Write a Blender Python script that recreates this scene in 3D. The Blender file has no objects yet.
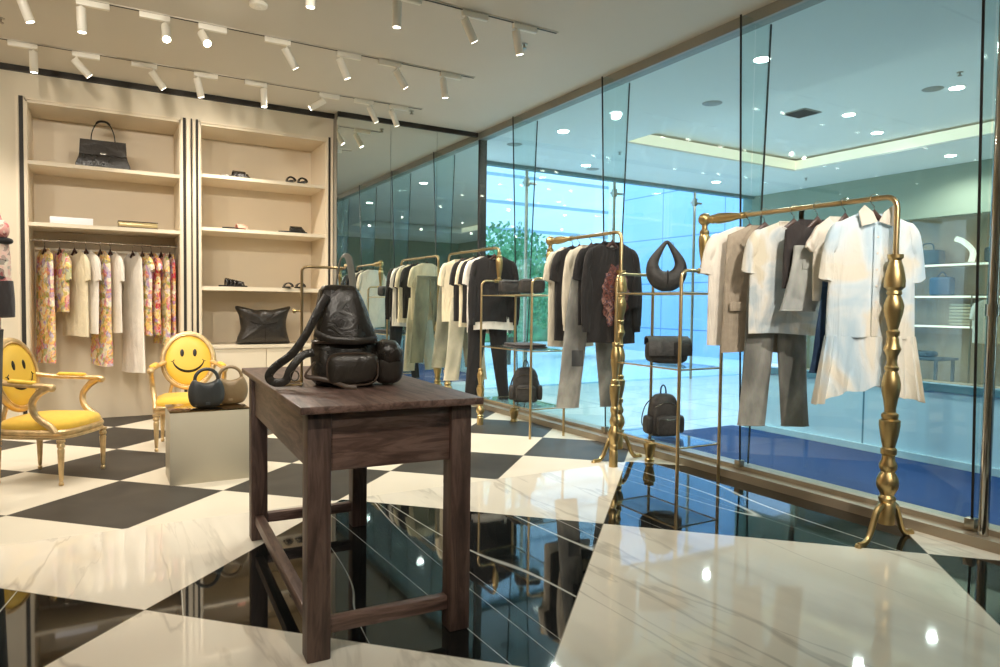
import bpy, bmesh, math, random
from mathutils import Vector, Matrix, noise
R = random.Random(7)
PI = math.pi
C = bpy.context.scene.collection
rad = math.radians

def lin(r, g, b):
    f = lambda c: (c/255)/12.92 if c/255 <= .04045 else (((c/255)+.055)/1.055)**2.4
    return (f(r), f(g), f(b), 1)

# ---------------------------------------------------------------- materials
MATS = {}
class NT:
    def __init__(s, name):
        s.m = bpy.data.materials.new(name); s.m.use_nodes = True
        s.t = s.m.node_tree; s.n = s.t.nodes; s.l = s.t.links
        s.p = s.n['Principled BSDF']; s.out = s.n['Material Output']
        MATS[name] = s.m
    def add(s, typ, **kw):
        n = s.n.new(typ)
        for k, v in kw.items():
            if k in n.inputs.keys() if isinstance(k, str) else False: n.inputs[k].default_value = v
            else: setattr(n, k, v)
        return n
    def link(s, a, b): s.l.new(a, b)
    def set(s, **kw):
        for k, v in kw.items(): s.p.inputs[k.replace('_', ' ')].default_value = v
    def coord(s, scale=(1, 1, 1), rot=(0, 0, 0), loc=(0, 0, 0), kind='Object'):
        tc = s.n.new('ShaderNodeTexCoord'); mp = s.n.new('ShaderNodeMapping')
        mp.inputs['Scale'].default_value = scale; mp.inputs['Rotation'].default_value = rot; mp.inputs['Location'].default_value = loc
        s.link(tc.outputs[kind], mp.inputs['Vector']); return mp.outputs['Vector']
    def noise(s, vec, scale, detail=3, dist=0, rough=.5):
        n = s.n.new('ShaderNodeTexNoise'); n.inputs['Scale'].default_value = scale; n.inputs['Detail'].default_value = detail
        n.inputs['Distortion'].default_value = dist; n.inputs['Roughness'].default_value = rough
        s.link(vec, n.inputs['Vector']); return n
    def ramp(s, fac, stops, interp='LINEAR'):
        r = s.n.new('ShaderNodeValToRGB'); cr = r.color_ramp; cr.interpolation = interp
        while len(cr.elements) > 1: cr.elements.remove(cr.elements[-1])
        cr.elements[0].position = stops[0][0]; cr.elements[0].color = stops[0][1]
        for p, c in stops[1:]:
            e = cr.elements.new(p); e.color = c
        s.link(fac, r.inputs['Fac']); return r.outputs['Color']
    def math(s, op, a, b=None, c=None):
        n = s.n.new('ShaderNodeMath'); n.operation = op
        for i, x in enumerate((a, b, c)):
            if x is None: continue
            if isinstance(x, (int, float)): n.inputs[i].default_value = x
            else: s.link(x, n.inputs[i])
        return n.outputs[0]
    def mix(s, fac, a, b, blend='MIX'):
        n = s.n.new('ShaderNodeMix'); n.data_type = 'RGBA'; n.blend_type = blend
        for i, x in ((0, fac), (6, a), (7, b)):
            if isinstance(x, (int, float)): n.inputs[i].default_value = x
            elif isinstance(x, tuple): n.inputs[i].default_value = x
            else: s.link(x, n.inputs[i])
        return n.outputs[2]
    def bump(s, h, strength=.3, dist=.01):
        b = s.n.new('ShaderNodeBump'); b.inputs['Strength'].default_value = strength; b.inputs['Distance'].default_value = dist
        s.link(h, b.inputs['Height']); s.link(b.outputs['Normal'], s.p.inputs['Normal'])

def mat(name, col, rough=.5, metal=0, var=0, vscale=6, stretch=(1, 1, 1), bump=0, bscale=60, spec=None, coat=0, sheen=0):
    t = NT(name); t.set(Base_Color=col, Roughness=rough, Metallic=metal)
    if spec is not None: t.p.inputs['Specular IOR Level'].default_value = spec
    if coat: t.p.inputs['Coat Weight'].default_value = coat; t.p.inputs['Coat Roughness'].default_value = .1
    if sheen: t.p.inputs['Sheen Weight'].default_value = sheen
    if var or bump: v = t.coord(stretch)
    if var:
        n = t.noise(v, vscale, 4)
        d = tuple(max(0, c*(1-var)) for c in col[:3])+(1,); u = tuple(min(1, c*(1+var)) for c in col[:3])+(1,)
        t.link(t.ramp(n.outputs['Fac'], [(.3, d), (.7, u)]), t.p.inputs['Base Color'])
    if bump:
        t.bump(t.noise(v, bscale, 3).outputs['Fac'], bump, .004)
    return t.m

wall_m = mat('wall_paint', lin(221, 209, 186), .6, var=.02, vscale=2)
shelf_m = mat('shelf_lacquer', lin(228, 214, 190), .5, var=.015, vscale=3)
ceil_m = mat('ceiling_paint', lin(214, 206, 192), .8, var=.02, vscale=.7)
dark_m = mat('dark_gap', lin(38, 33, 27), .6, var=.1)
header_m = mat('header_grey', lin(150, 147, 136), .5, var=.04)
white_m = mat('white_metal', lin(240, 234, 220), .4, var=.02)
steel_m = mat('brushed_steel', lin(178, 168, 152), .28, 1, var=.08, vscale=14, stretch=(1, 1, 12))
frame_m = mat('bronze_frame', lin(168, 154, 134), .35, .35, var=.1, vscale=5, stretch=(1, .2, 1))
chrome_m = mat('chrome', lin(200, 196, 190), .08, 1, var=.03)
brass_m = mat('aged_brass', lin(194, 168, 118), .36, 1, var=.06, vscale=10, stretch=(1, 1, .25))
pipe_m = mat('brass_pipe', lin(206, 180, 136), .32, 1, var=.05, vscale=10)
gold_m = mat('gilded_wood', lin(216, 186, 138), .33, .6, var=.18, vscale=18, bump=.15, bscale=50)
yellow_m = mat('yellow_fabric', lin(228, 184, 62), .75, var=.05, vscale=25, bump=.12, bscale=260, sheen=.2)
yellowv_m = mat('yellow_vinyl', lin(236, 194, 74), .35, var=.03, vscale=5)
black_m = mat('black_paint', lin(18, 16, 14), .45, var=.1)
box_m = mat('pedestal_grey', lin(196, 187, 166), .38, var=.02, vscale=2)
mirrortop_m = mat('smoked_mirror_top', lin(150, 128, 96), .05, 1, var=.03)
def leather(name, col, rough, sc):
    t = NT(name); t.set(Base_Color=col, Roughness=rough); v = t.coord()
    a = t.noise(v, sc, 5, 1.6, .6); c = t.noise(v, 130, 2)
    t.link(t.ramp(a.outputs['Fac'], [(.3, tuple(x*.7 for x in col[:3])+(1,)), (.7, tuple(x*1.4 for x in col[:3])+(1,))]), t.p.inputs['Base Color'])
    t.bump(t.math('MULTIPLY_ADD', c.outputs['Fac'], .04, a.outputs['Fac']), .4, .016); return t.m
leather_m = leather('black_leather', lin(38, 34, 30), .27, 9)
leather2_m = leather('black_soft_leather', lin(44, 39, 34), .3, 12)
nylon_m = leather('black_nylon', lin(50, 47, 45), .55, 16)
navyl_m = mat('slate_leather', lin(56, 58, 59), .38, var=.15, vscale=9, bump=.3, bscale=60)
taupe_m = mat('taupe_leather', lin(138, 117, 86), .42, var=.12, vscale=9, bump=.25, bscale=60)
piping_m = mat('brown_piping', lin(70, 56, 46), .4, var=.1)
canvas_m = mat('grey_strap', lin(120, 116, 106), .6, var=.1, vscale=30)
hanger_m = mat('dark_wood_hanger', lin(70, 46, 40), .35, var=.15, vscale=12, stretch=(.3, 1, 1))
silver_m = mat('silver_metallic', lin(150, 146, 138), .25, .9, var=.1)
pink_m = mat('pink_straps', lin(222, 160, 138), .5, var=.15, vscale=30)
goldbox_m = mat('pale_gold_box', lin(206, 184, 134), .3, .4, var=.1)
whitebox_m = mat('white_card', lin(240, 236, 240), .5, var=.02)
# garments
def cloth(name, col, var=.05, vs=9, bump=.12, rough=.85):
    t = NT(name); t.set(Base_Color=col, Roughness=rough); t.p.inputs['Sheen Weight'].default_value = .12
    n = t.noise(t.coord(), vs, 3); d = tuple(c*(1-var) for c in col[:3])+(1,); u = tuple(min(1, c*(1+var)) for c in col[:3])+(1,)
    t.link(t.ramp(n.outputs['Fac'], [(.3, d), (.7, u)]), t.p.inputs['Base Color'])
    t.bump(t.noise(t.coord((1.6, 1.6, .55)), 6.5, 4, 1.4).outputs['Fac'], .55, .035); return t.m
whitet_m = cloth('white_cotton', lin(240, 232, 220))
cream_m = cloth('cream_cotton', lin(236, 222, 190))
blackt_m = cloth('black_cotton', lin(34, 31, 31), .15)
blazer_m = cloth('greige_wool', lin(176, 162, 144), .08, 30)
charcoal_m = cloth('charcoal_cotton', lin(58, 52, 52), .12)
ecru_m = cloth('ecru_knit', lin(214, 204, 184))
label_m = mat('woven_label', lin(236, 232, 226), .7, var=.03)

def denim(name, a, b):
    t = NT(name); t.set(Roughness=.85)
    v = t.coord((1, 1, .45)); n = t.noise(v, 7, 4, .3)
    w = t.noise(t.coord((60, 60, 6)), 6, 2)
    t.link(t.mix(.25, t.ramp(n.outputs['Fac'], [(.35, a), (.65, b)]), w.outputs['Color'], 'SOFT_LIGHT'), t.p.inputs['Base Color'])
    t.bump(w.outputs['Fac'], .15, .003); return t.m
greyjean_m = denim('grey_denim', lin(112, 112, 108), lin(168, 166, 158))
darkjean_m = denim('dark_grey_denim', lin(60, 62, 64), lin(104, 104, 102))
olivejean_m = denim('olive_denim', lin(108, 108, 92), lin(150, 148, 126))
shortjean_m = denim('light_grey_denim', lin(160, 164, 164), lin(206, 208, 202))
palejean_m = denim('pale_denim', lin(176, 172, 150), lin(214, 206, 180))
bluejean_m = denim('blue_denim', lin(30, 52, 82), lin(58, 86, 120))

def tiedye(name, a, b, c, sc, seed):
    t = NT(name); t.set(Roughness=.8)
    v = t.coord((1, 1, .8), loc=(seed, seed*.7, 0)); n = t.noise(v, sc, 3, .8)
    t.link(t.ramp(n.outputs['Fac'], [(.38, a), (.5, b), (.6, c)]), t.p.inputs['Base Color'])
    t.bump(t.noise(t.coord((1.8, 1.8, .5)), 7, 4, 1.2).outputs['Fac'], .5, .03); return t.m
tiedye_m = tiedye('cloud_dye_cotton', lin(200, 212, 218), lin(238, 237, 232), lin(232, 222, 200), 5, 1)
shirt_m = tiedye('cloud_dye_voile', lin(196, 220, 236), lin(226, 236, 242), lin(238, 232, 218), 3.2, 4)

def floral(name, cols, sc, seed):
    t = NT(name); t.set(Roughness=.8)
    v = t.coord((1, 1, 1), loc=(seed, seed*1.7, seed*.3))
    n0 = t.noise(v, 9, 2); w = t.n.new('ShaderNodeVectorMath'); w.operation = 'MULTIPLY_ADD'
    t.link(n0.outputs['Color'], w.inputs[0]); w.inputs[1].default_value = (.12, .12, .12); t.link(v, w.inputs[2])
    vo = t.n.new('ShaderNodeTexVoronoi'); vo.inputs['Scale'].default_value = sc; t.link(w.outputs[0], vo.inputs['Vector'])
    sep = t.n.new('ShaderNodeSeparateColor'); t.link(vo.outputs['Color'], sep.inputs[0])
    k = len(cols); col = t.ramp(sep.outputs[0], [(i/k, c) for i, c in enumerate(cols)], 'CONSTANT')
    vo2 = t.n.new('ShaderNodeTexVoronoi'); vo2.inputs['Scale'].default_value = sc*2.6; t.link(w.outputs[0], vo2.inputs['Vector'])
    s2 = t.n.new('ShaderNodeSeparateColor'); t.link(vo2.outputs['Color'], s2.inputs[0])
    col2 = t.ramp(s2.outputs[1], [(i/k, c) for i, c in enumerate(cols[::-1])], 'CONSTANT')
    t.link(t.mix(.42, col, col2), t.p.inputs['Base Color']); t.bump(t.noise(t.coord((1.6, 1.6, .5)), 7, 4, 1.2).outputs['Fac'], .5, .03); return t.m
Y_, O_, P_, V_, W_, G_, Rr = lin(246, 214, 130), lin(242, 184, 104), lin(228, 120, 130), lin(178, 156, 214), lin(248, 240, 216), lin(150, 160, 84), lin(190, 44, 60)
floral1_m = floral('yellow_floral', [Y_, P_, W_, V_, Y_, W_, O_, G_], 17, 1)
floral2_m = floral('red_floral', [Rr, P_, Y_, W_, Rr, V_, G_, Y_], 19, 3)
floral3_m = floral('lilac_floral', [Y_, W_, V_, Y_, P_, G_, W_], 15, 6)
floral4_m = floral('blush_floral', [lin(238, 206, 190), lin(240, 226, 206), lin(214, 120, 120), lin(236, 190, 180), lin(60, 54, 54)], 16, 9)

def print_mat():
    t = NT('ornate_print'); t.set(Roughness=.8)
    v = t.coord(); n = t.noise(v, 14, 4, 1.6)
    t.link(t.ramp(n.outputs['Fac'], [(.3, lin(34, 31, 31)), (.38, lin(128, 64, 58)), (.44, lin(40, 36, 38)), (.5, lin(150, 96, 80)), (.54, lin(44, 40, 46)), (.58, lin(96, 80, 100)), (.63, lin(176, 130, 112)), (.7, lin(44, 38, 42))]), t.p.inputs['Base Color'])
    return t.m
print_m = print_mat()

def wood():
    t = NT('dark_stained_wood'); t.set(Roughness=.5)
    g = t.n.new('ShaderNodeNewGeometry')
    v = t.coord((9, 9, 1.1)); n = t.noise(v, 3.2, 6, 1.1, .62)
    col = t.ramp(n.outputs['Fac'], [(.25, lin(40, 28, 24)), (.45, lin(72, 53, 46)), (.6, lin(95, 74, 65)), (.8, lin(56, 40, 35))])
    t.link(col, t.p.inputs['Base Color']); t.bump(n.outputs['Fac'], .35, .006); return t.m
def wood_h(axis):
    t = NT('dark_stained_wood_'+axis); t.set(Roughness=.42)
    sc = (1.1, 9, 9) if axis == 'x' else (9, 1.1, 9)
    v = t.coord(sc); n = t.noise(v, 3.2, 6, 1.1, .62)
    col = t.ramp(n.outputs['Fac'], [(.25, lin(48, 34, 30)), (.45, lin(86, 65, 57)), (.6, lin(116, 92, 83)), (.8, lin(68, 50, 44))])
    t.link(col, t.p.inputs['Base Color']); t.bump(n.outputs['Fac'], .35, .006); return t.m
woodv_m = wood(); woodx_m = wood_h('x'); woody_m = wood_h('y')

def glass(name, tint, refl=1.0, ior=1.5):
    t = NT(name); t.n.remove(t.p)
    tr = t.n.new('ShaderNodeBsdfTransparent'); tr.inputs[0].default_value = tint
    gl = t.n.new('ShaderNodeBsdfGlossy'); gl.inputs['Roughness'].default_value = 0.0; gl.inputs[0].default_value = (refl, refl, refl, 1)
    fr = t.n.new('ShaderNodeFresnel'); ge = t.n.new('ShaderNodeNewGeometry')
    t.link(t.math('MULTIPLY_ADD', ge.outputs['Backfacing'], 1/ior-ior, ior), fr.inputs[0])   # same Fresnel on both faces of a thin pane
    mx = t.n.new('ShaderNodeMixShader'); t.link(fr.outputs[0], mx.inputs[0]); t.link(tr.outputs[0], mx.inputs[1]); t.link(gl.outputs[0], mx.inputs[2])
    t.link(mx.outputs[0], t.out.inputs[0]); return t.m
pane_m = glass('tinted_glass', (.83, .94, .955, 1), .9)
fin_m = glass('green_fin_glass', (.93, .975, .965, 1), .8)
curtain_m = glass('cyan_glass', (.72, .89, 1, 1), .8)
shelfglass_m = glass('shelf_glass', (.93, .97, .96, 1), .9)
mirror_m = mat('mirror_silver', (.80, .83, .79, 1), .0, 1)

def emit(name, col, strength):
    t = NT(name); t.set(Base_Color=col, Roughness=.5); t.p.inputs['Emission Color'].default_value = col; t.p.inputs['Emission Strength'].default_value = strength
    return t.m
lens_m = emit('lamp_lens', (1, .93, .8, 1), 9)
lenshot_m = emit('lamp_lens_bright', (1, .9, .7, 1), 60)
down_m = emit('downlight_lens', (1, .98, .92, 1), 22)
cove_m = emit('cove_strip', (1, .90, .66, 1), .45)
storelight_m = emit('shelf_light', (1, .88, .72, 1), .8)

def floor_mat(name, ox, oy, size, glossy):
    t = NT(name)
    tc = t.n.new('ShaderNodeTexCoord'); sp = t.n.new('ShaderNodeSeparateXYZ'); t.link(tc.outputs['Object'], sp.inputs[0])
    x = t.math('SUBTRACT', sp.outputs[0], ox); y = t.math('SUBTRACT', sp.outputs[1], oy); k = 1/(math.sqrt(2)*size)
    a = t.math('MULTIPLY', t.math('ADD', x, y), k); b = t.math('MULTIPLY', t.math('SUBTRACT', x, y), k)
    fa = t.math('FLOOR', a); fb = t.math('FLOOR', b)
    par = t.math('ABSOLUTE', t.math('MODULO', t.math('ADD', fa, fb), 2.0))          # 0 = black
    isw = t.math('GREATER_THAN', par, .5)
    # thin grout lines
    ga = t.math('ABSOLUTE', t.math('SUBTRACT', t.math('FRACT', t.math('ADD', a, .5)), .5)); gb = t.math('ABSOLUTE', t.math('SUBTRACT', t.math('FRACT', t.math('ADD', b, .5)), .5))
    grout = t.math('LESS_THAN', t.math('MINIMUM', ga, gb), .0022/size)
    # per-slab shift so veins break at the joints
    cell = t.n.new('ShaderNodeCombineXYZ'); t.link(t.math('MULTIPLY', fa, 3.71), cell.inputs[0]); t.link(t.math('MULTIPLY', fb, 5.13), cell.inputs[1]); t.link(t.math('ADD', fa, fb), cell.inputs[2])
    add = t.n.new('ShaderNodeVectorMath'); t.link(tc.outputs['Object'], add.inputs[0]); t.link(cell.outputs[0], add.inputs[1])
    V = add.outputs[0]
    def vein(rotz, stretch, scale, width, dist=.6, detail=3, soft=2.2):
        mp = t.n.new('ShaderNodeMapping'); mp.inputs['Rotation'].default_value = (0, 0, rotz); mp.inputs['Scale'].default_value = (1, stretch, 1); t.link(V, mp.inputs[0])
        n = t.noise(mp.outputs[0], scale, detail, dist)
        d = t.math('ABSOLUTE', t.math('SUBTRACT', n.outputs['Fac'], .5))
        return t.math('SUBTRACT', 1.0, t.math('SMOOTHSTEP' if False else 'MINIMUM', t.math('DIVIDE', d, width), 1.0))
    if glossy:
        wv = t.math('MAXIMUM', t.math('MULTIPLY', vein(1.25, .22, 1.5, .010, .5, 6), .4), t.math('MAXIMUM', t.math('MULTIPLY', vein(.95, .16, .9, .008, .35, 6), .55), t.math('MULTIPLY', vein(.7, .3, .6, .04, .6, 6), .28)))
        bv = t.math('MAXIMUM', t.math('MAXIMUM', vein(.25, .07, .75, .0016, .12, 2), vein(-.95, .06, .7, .0014, .12, 2)), t.math('MULTIPLY', vein(1.35, .10, .8, .0011, .12, 2), .8))
        white = t.mix(wv, lin(236, 228, 213), lin(160, 150, 136))
        cl = t.noise(V, 1.2, 4)
        white = t.mix(t.math('MULTIPLY', cl.outputs['Fac'], .22), white, lin(222, 212, 192))
        black = t.mix(bv, (.0055, .0065, .0065, 1), (.55, .55, .50, 1))
        col = t.mix(isw, black, white)
        t.set(Roughness=.035); t.link(t.math('MULTIPLY_ADD', isw, -.22, .62), t.p.inputs['Specular IOR Level'])
        t.link(t.mix(grout, col, lin(150, 142, 128)), t.p.inputs['Base Color'])
    else:
        n = t.noise(V, 1.6, 5, .5)
        white = t.mix(t.math('MULTIPLY', n.outputs['Fac'], .3), lin(220, 211, 193), lin(196, 185, 162))
        n2 = t.noise(V, 2.4, 5, .8)
        black = t.ramp(n2.outputs['Fac'], [(.3, lin(50, 47, 43)), (.7, lin(70, 66, 60))])
        t.link(t.mix(grout, t.mix(isw, black, white), lin(130, 122, 108)), t.p.inputs['Base Color'])
        t.set(Roughness=.5); t.p.inputs['Specular IOR Level'].default_value = .35
    return t.m
floorg_m = floor_mat('polished_marble_checker', .137, 2.957, 1.6, True)
floorm_m = floor_mat('matt_checker_tile', -.467, 4.634, .8, False)

def panel_mat(name, col, line, sx, sy, sz, w=.012, rough=.3):
    t = NT(name); t.set(Roughness=rough)
    tc = t.n.new('ShaderNodeTexCoord'); sp = t.n.new('ShaderNodeSeparateXYZ'); t.link(tc.outputs['Object'], sp.inputs[0])
    g = None
    for i, s in enumerate((sx, sy, sz)):
        if not s: continue
        f = t.math('ABSOLUTE', t.math('SUBTRACT', t.math('FRACT', t.math('DIVIDE', sp.outputs[i], s)), .5))
        f = t.math('LESS_THAN', f, w/s); g = f if g is None else t.math('MAXIMUM', g, f)
    t.link(t.mix(g, col, line), t.p.inputs['Base Color']); return t.m
parapet_m = panel_mat('pale_blue_panels', lin(206, 236, 252), lin(90, 140, 165), 0, 1.15, 0, .008)
navy_m = mat('navy_carpet', lin(6, 60, 120), .8, var=.06, vscale=3)
hallfloor_m = panel_mat('hall_tiles', lin(214, 226, 234), lin(160, 180, 190), 1.2, 1.2, 0, .008, .15)
facade_m = panel_mat('blue_facade_panels', lin(186, 212, 248), lin(100, 145, 205), 0, 2.2, 1.25, .014)
tower_m = panel_mat('pale_tower', lin(240, 236, 238), lin(150, 170, 180), 0, 1.6, 1.9, .12)
fascia_m = mat('sage_fascia', lin(150, 158, 138), .6, var=.03, vscale=2)
hallceil_m = mat('hall_ceiling', lin(226, 226, 218), .8, var=.01)
storewall_m = mat('store_wall', lin(196, 174, 146), .7, var=.03)
paving_m = mat('bright_paving', lin(232, 236, 240), .7, var=.04, vscale=.6)
leaf_m = mat('leaves', lin(128, 176, 122), .6, var=.4, vscale=3)
bark_m = mat('bark', lin(96, 82, 66), .8, var=.2)

# ---------------------------------------------------------------- mesh helpers
def box(bm, c, s, bevel=0, rot=0, M=None):
    m = Matrix.Translation(Vector(c)) @ Matrix.Rotation(rot, 4, 'Z') @ Matrix.Diagonal(Vector((s[0], s[1], s[2], 1)))
    if M is not None: m = M @ m
    r = bmesh.ops.create_cube(bm, size=1, matrix=m)
    if bevel:
        es = list({e for v in r['verts'] for e in v.link_edges})
        bmesh.ops.bevel(bm, geom=es, offset=bevel, segments=2, affect='EDGES', profile=.5)
def loft(bm, rings, cap0=True, cap1=True, closed=True, loop=False):
    vs = [[bm.verts.new(p) for p in r] for r in rings]; n = len(vs[0])
    seq = list(zip(vs, vs[1:])) + ([(vs[-1], vs[0])] if loop else [])
    for a, b in seq:
        for i in range(n if closed else n-1):
            j = (i+1) % n; bm.faces.new((a[i], a[j], b[j], b[i]))
    if not loop and closed:
        if cap0: bm.faces.new(vs[0][::-1])
        if cap1: bm.faces.new(vs[-1])
    return vs
def frames(pts, loop=False, up=Vector((0, 0, 1))):
    pts = [Vector(p) for p in pts]; n = len(pts); out = []; u = None
    for i in range(n):
        a = pts[i-1] if (i or loop) else pts[0]; b = pts[(i+1) % n] if (i < n-1 or loop) else pts[-1]
        t = (b-a).normalized()
        if u is None:
            u = up - t*up.dot(t)
            if u.length < 1e-3: u = t.orthogonal()
        else: u = u - t*u.dot(t)
        u.normalize(); out.append((pts[i], t, u.copy(), t.cross(u)))
    return out
def tube(bm, pts, r, n=10, r2=None, loop=False, up=(0, 0, 1), cap=True):
    """r along 'up', r2 along the side; each a number or one per point"""
    fr = frames(pts, loop, Vector(up)); rings = []
    for i, (p, t, u, s) in enumerate(fr):
        a = r[i] if isinstance(r, (list, tuple)) else r
        b = a if r2 is None else (r2[i] if isinstance(r2, (list, tuple)) else r2)
        rings.append([p + u*(a*math.cos(2*PI*k/n)) + s*(b*math.sin(2*PI*k/n)) for k in range(n)])
    loft(bm, rings, cap, cap, loop=loop)
def smooth_path(pts, k=6, loop=False):
    P = [Vector(p) for p in pts]; n = len(P); out = []
    for i in range(n if loop else n-1):
        g = lambda j: P[j % n] if loop else P[min(max(j, 0), n-1)]
        p0, p1, p2, p3 = g(i-1), g(i), g(i+1), g(i+2)
        for q in range(k):
            t = q/k; out.append(.5*((2*p1)+(p2-p0)*t+(2*p0-5*p1+4*p2-p3)*t*t+(3*p1-p0-3*p2+p3)*t**3))
    if not loop: out.append(P[-1])
    return out
def lathe(bm, prof, c=(0, 0, 0), n=24, axis=(0, 0, 1), flute=0):
    """prof: (radius, distance along axis)"""
    q = Vector((0, 0, 1)).rotation_difference(Vector(axis).normalized()).to_matrix(); c = Vector(c); rings = []
    for r, z in prof:
        rings.append([c + q @ Vector((r*(1-flute*(k % 2))*math.cos(2*PI*k/n), r*(1-flute*(k % 2))*math.sin(2*PI*k/n), z)) for k in range(n)])
    loft(bm, rings)
def sgnpow(x, e): return math.copysign(abs(x)**e, x)
def rbox(bm, c, s, e=.35, n=28, m=12, rot=0, wob=0, seed=0):
    """superellipsoid pillow"""
    c = Vector(c); rings = []; ro = Matrix.Rotation(rot, 3, 'Z')
    for j in range(1, m):
        ph = -PI/2 + PI*j/m; cz = sgnpow(math.sin(ph), e); cr = abs(math.cos(ph))**e
        ring = []
        for k in range(n):
            th = 2*PI*k/n
            p = Vector((s[0]/2*cr*sgnpow(math.cos(th), e), s[1]/2*cr*sgnpow(math.sin(th), e), s[2]/2*cz))
            if wob: p *= 1 + wob*noise.noise(p*9 + Vector((seed, seed, 0)))
            ring.append(c + ro @ p)
        rings.append(ring)
    loft(bm, rings)
def puffy(bm, outline, depth, y=0, m=9, e=.5, tilt=0):
    """pillow solid from an (x,z) outline, star-shaped about its centroid"""
    cx = sum(p[0] for p in outline)/len(outline); cz = sum(p[1] for p in outline)/len(outline); rings = []
    for j in range(m):
        a = -PI/2*.97 + PI*.97*j/(m-1); k = math.cos(a)**e; yy = math.sin(a)*depth/2
        rings.append([Vector((cx+(x-cx)*k, y+yy+(z*tilt), cz+(z-cz)*k)) for x, z in outline])
    loft(bm, rings)
def extrude_outline(bm, outline, t, plane='xz', off=0):
    """flat plate of thickness t from an outline"""
    f = (lambda a, b, h: Vector((a, h, b))) if plane == 'xz' else (lambda a, b, h: Vector((a, b, h)))
    loft(bm, [[f(a, b, off) for a, b in outline], [f(a, b, off+t) for a, b in outline]])

def obj(name, bm, m, parent=None, sharp=35, world=False, kind=None, label=None):
    if world and parent is not None: bmesh.ops.translate(bm, verts=bm.verts, vec=-(root_of(parent).location))
    bmesh.ops.recalc_face_normals(bm, faces=bm.faces)
    me = bpy.data.meshes.new(name); bm.to_mesh(me); bm.free()
    me.shade_smooth(); me.set_sharp_from_angle(angle=rad(sharp))
    me.materials.append(m); o = bpy.data.objects.new(name, me); C.objects.link(o)
    if parent is not None: o.parent = parent
    if kind: o['kind'] = kind
    if label: o['label'] = label
    return o
def root_of(o):
    while o.parent is not None: o = o.parent
    return o
def thing(name, label, cat, loc=(0, 0, 0), rz=0, group=None):
    o = bpy.data.objects.new(name, None); C.objects.link(o); o.empty_display_size = .1
    o.location = loc; o.rotation_euler = (0, 0, rz); o['label'] = label; o['category'] = cat
    if group: o['group'] = group
    return o
def tag(o, label, cat, group=None, kind=None):
    o['label'] = label; o['category'] = cat
    if group: o['group'] = group
    if kind: o['kind'] = kind
    return o
def struct(name, bm, m, parent=None, sharp=30):
    o = obj(name, bm, m, parent, sharp)
    if parent is None: o['kind'] = 'structure'
    return o
def nb(): return bmesh.new()
def boxes(*bs):
    b = nb()
    for x in bs: box(b, *x)
    return b
def span(x0, x1, y0, y1, z0, z1): return (((x0+x1)/2, (y0+y1)/2, (z0+z1)/2), (x1-x0, y1-y0, z1-z0))

# ---------------------------------------------------------------- camera
cd = bpy.data.cameras.new('camera'); cam = bpy.data.objects.new('camera', cd); C.objects.link(cam)
RT, DN, FW = Vector((0.86456263, -0.50236282, 0.01276902)), Vector((-0.00914929, -0.04114121, -0.99911145)), Vector((0.50244178, 0.8636776, -0.04016542))
mw = Matrix((( RT.x, -DN.x, -FW.x, 0), (RT.y, -DN.y, -FW.y, 0), (RT.z, -DN.z, -FW.z, 1.2), (0, 0, 0, 1)))
cam.matrix_world = mw; cd.sensor_width = 36; cd.sensor_fit = 'HORIZONTAL'; cd.lens = 686.3065/1000*36; cd.clip_start = .05; cd.clip_end = 300
bpy.context.scene.camera = cam

# ---------------------------------------------------------------- setting
YM = 7.36; H = 3.27; GX = 3.97; YB = 7.5; NB = 8.1; XL = -3.2; YR = -4.5
b = boxes(span(XL, 3.84, YR, 4.08, -.1, 0)); struct('floor', b, floorg_m)
b = boxes(span(XL, 3.84, 4.08, 8.2, -.1, 0)); struct('floor', b, floorm_m)
b = boxes(span(XL-.1, 3.94, YR-.1, 8.2, H, H+.12)); struct('ceiling', b, ceil_m)
b = boxes(span(XL-.1, XL, YR, 8.2, 0, H)); struct('wall_left', b, wall_m)
b = boxes(span(XL, 4.1, YR-.1, YR, 0, H)); struct('wall_rear', b, wall_m)
NT_ = 2.985
b = boxes(span(XL, -.578, YB, 8.2, 0, H), span(-.578, 2.22, YB, 8.2, NT_+.02, H), span(.706, .859, YB, 8.2, 0, NT_+.02), span(2.157, 2.22, YB, 8.2, 0, NT_+.02), span(-.578, 2.16, NB+.02, 8.2, 0, NT_+.02))
struct('wall_back', b, wall_m)
b = boxes(span(2.222, 3.97, YM+.02, 8.2, 0, H)); struct('wall_back_corner', b, header_m)
b = boxes(span(2.222, 2.83, YM, YM+.02, 0, H-.05), span(2.834, 3.40, YM, YM+.02, 0, H-.05), span(3.404, 3.955, YM, YM+.02, 0, H-.05)); mo = struct('wall_mirror', b, mirror_m)
b = boxes(span(XL, 2.222, YB-.035, YB, H-.05, H), span(2.222, 3.93, YM-.02, YM, H-.05, H)); struct('trim_1', b, dark_m)
k = 2
for x, w in ((-.60, .032), (.728, .026), (.792, .012), (.842, .020), (2.176, .022)):
    struct('trim_%d' % k, boxes(span(x-w/2, x+w/2, YB-.006, YB, .0, NT_+.03)), dark_m); k += 1
for x, w in ((-.574, .016), (-.634, .02), (.704, .018), (.760, .026), (.818, .016), (.862, .016), (2.153, .016), (2.200, .02)):
    struct('trim_%d' % k, boxes(span(x-w/2, x+w/2, YB-.014, YB, .0, NT_+.02)), shelf_m); k += 1
struct('trim_%d' % k, boxes(span(-.578, .706, YB-.014, YB, NT_+.002, NT_+.02), span(.859, 2.157, YB-.014, YB, NT_+.002, NT_+.02)), shelf_m); k += 1
struct('baseboard_back', boxes(span(XL, -.66, YB-.012, YB, 0, .09)), shelf_m)
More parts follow.
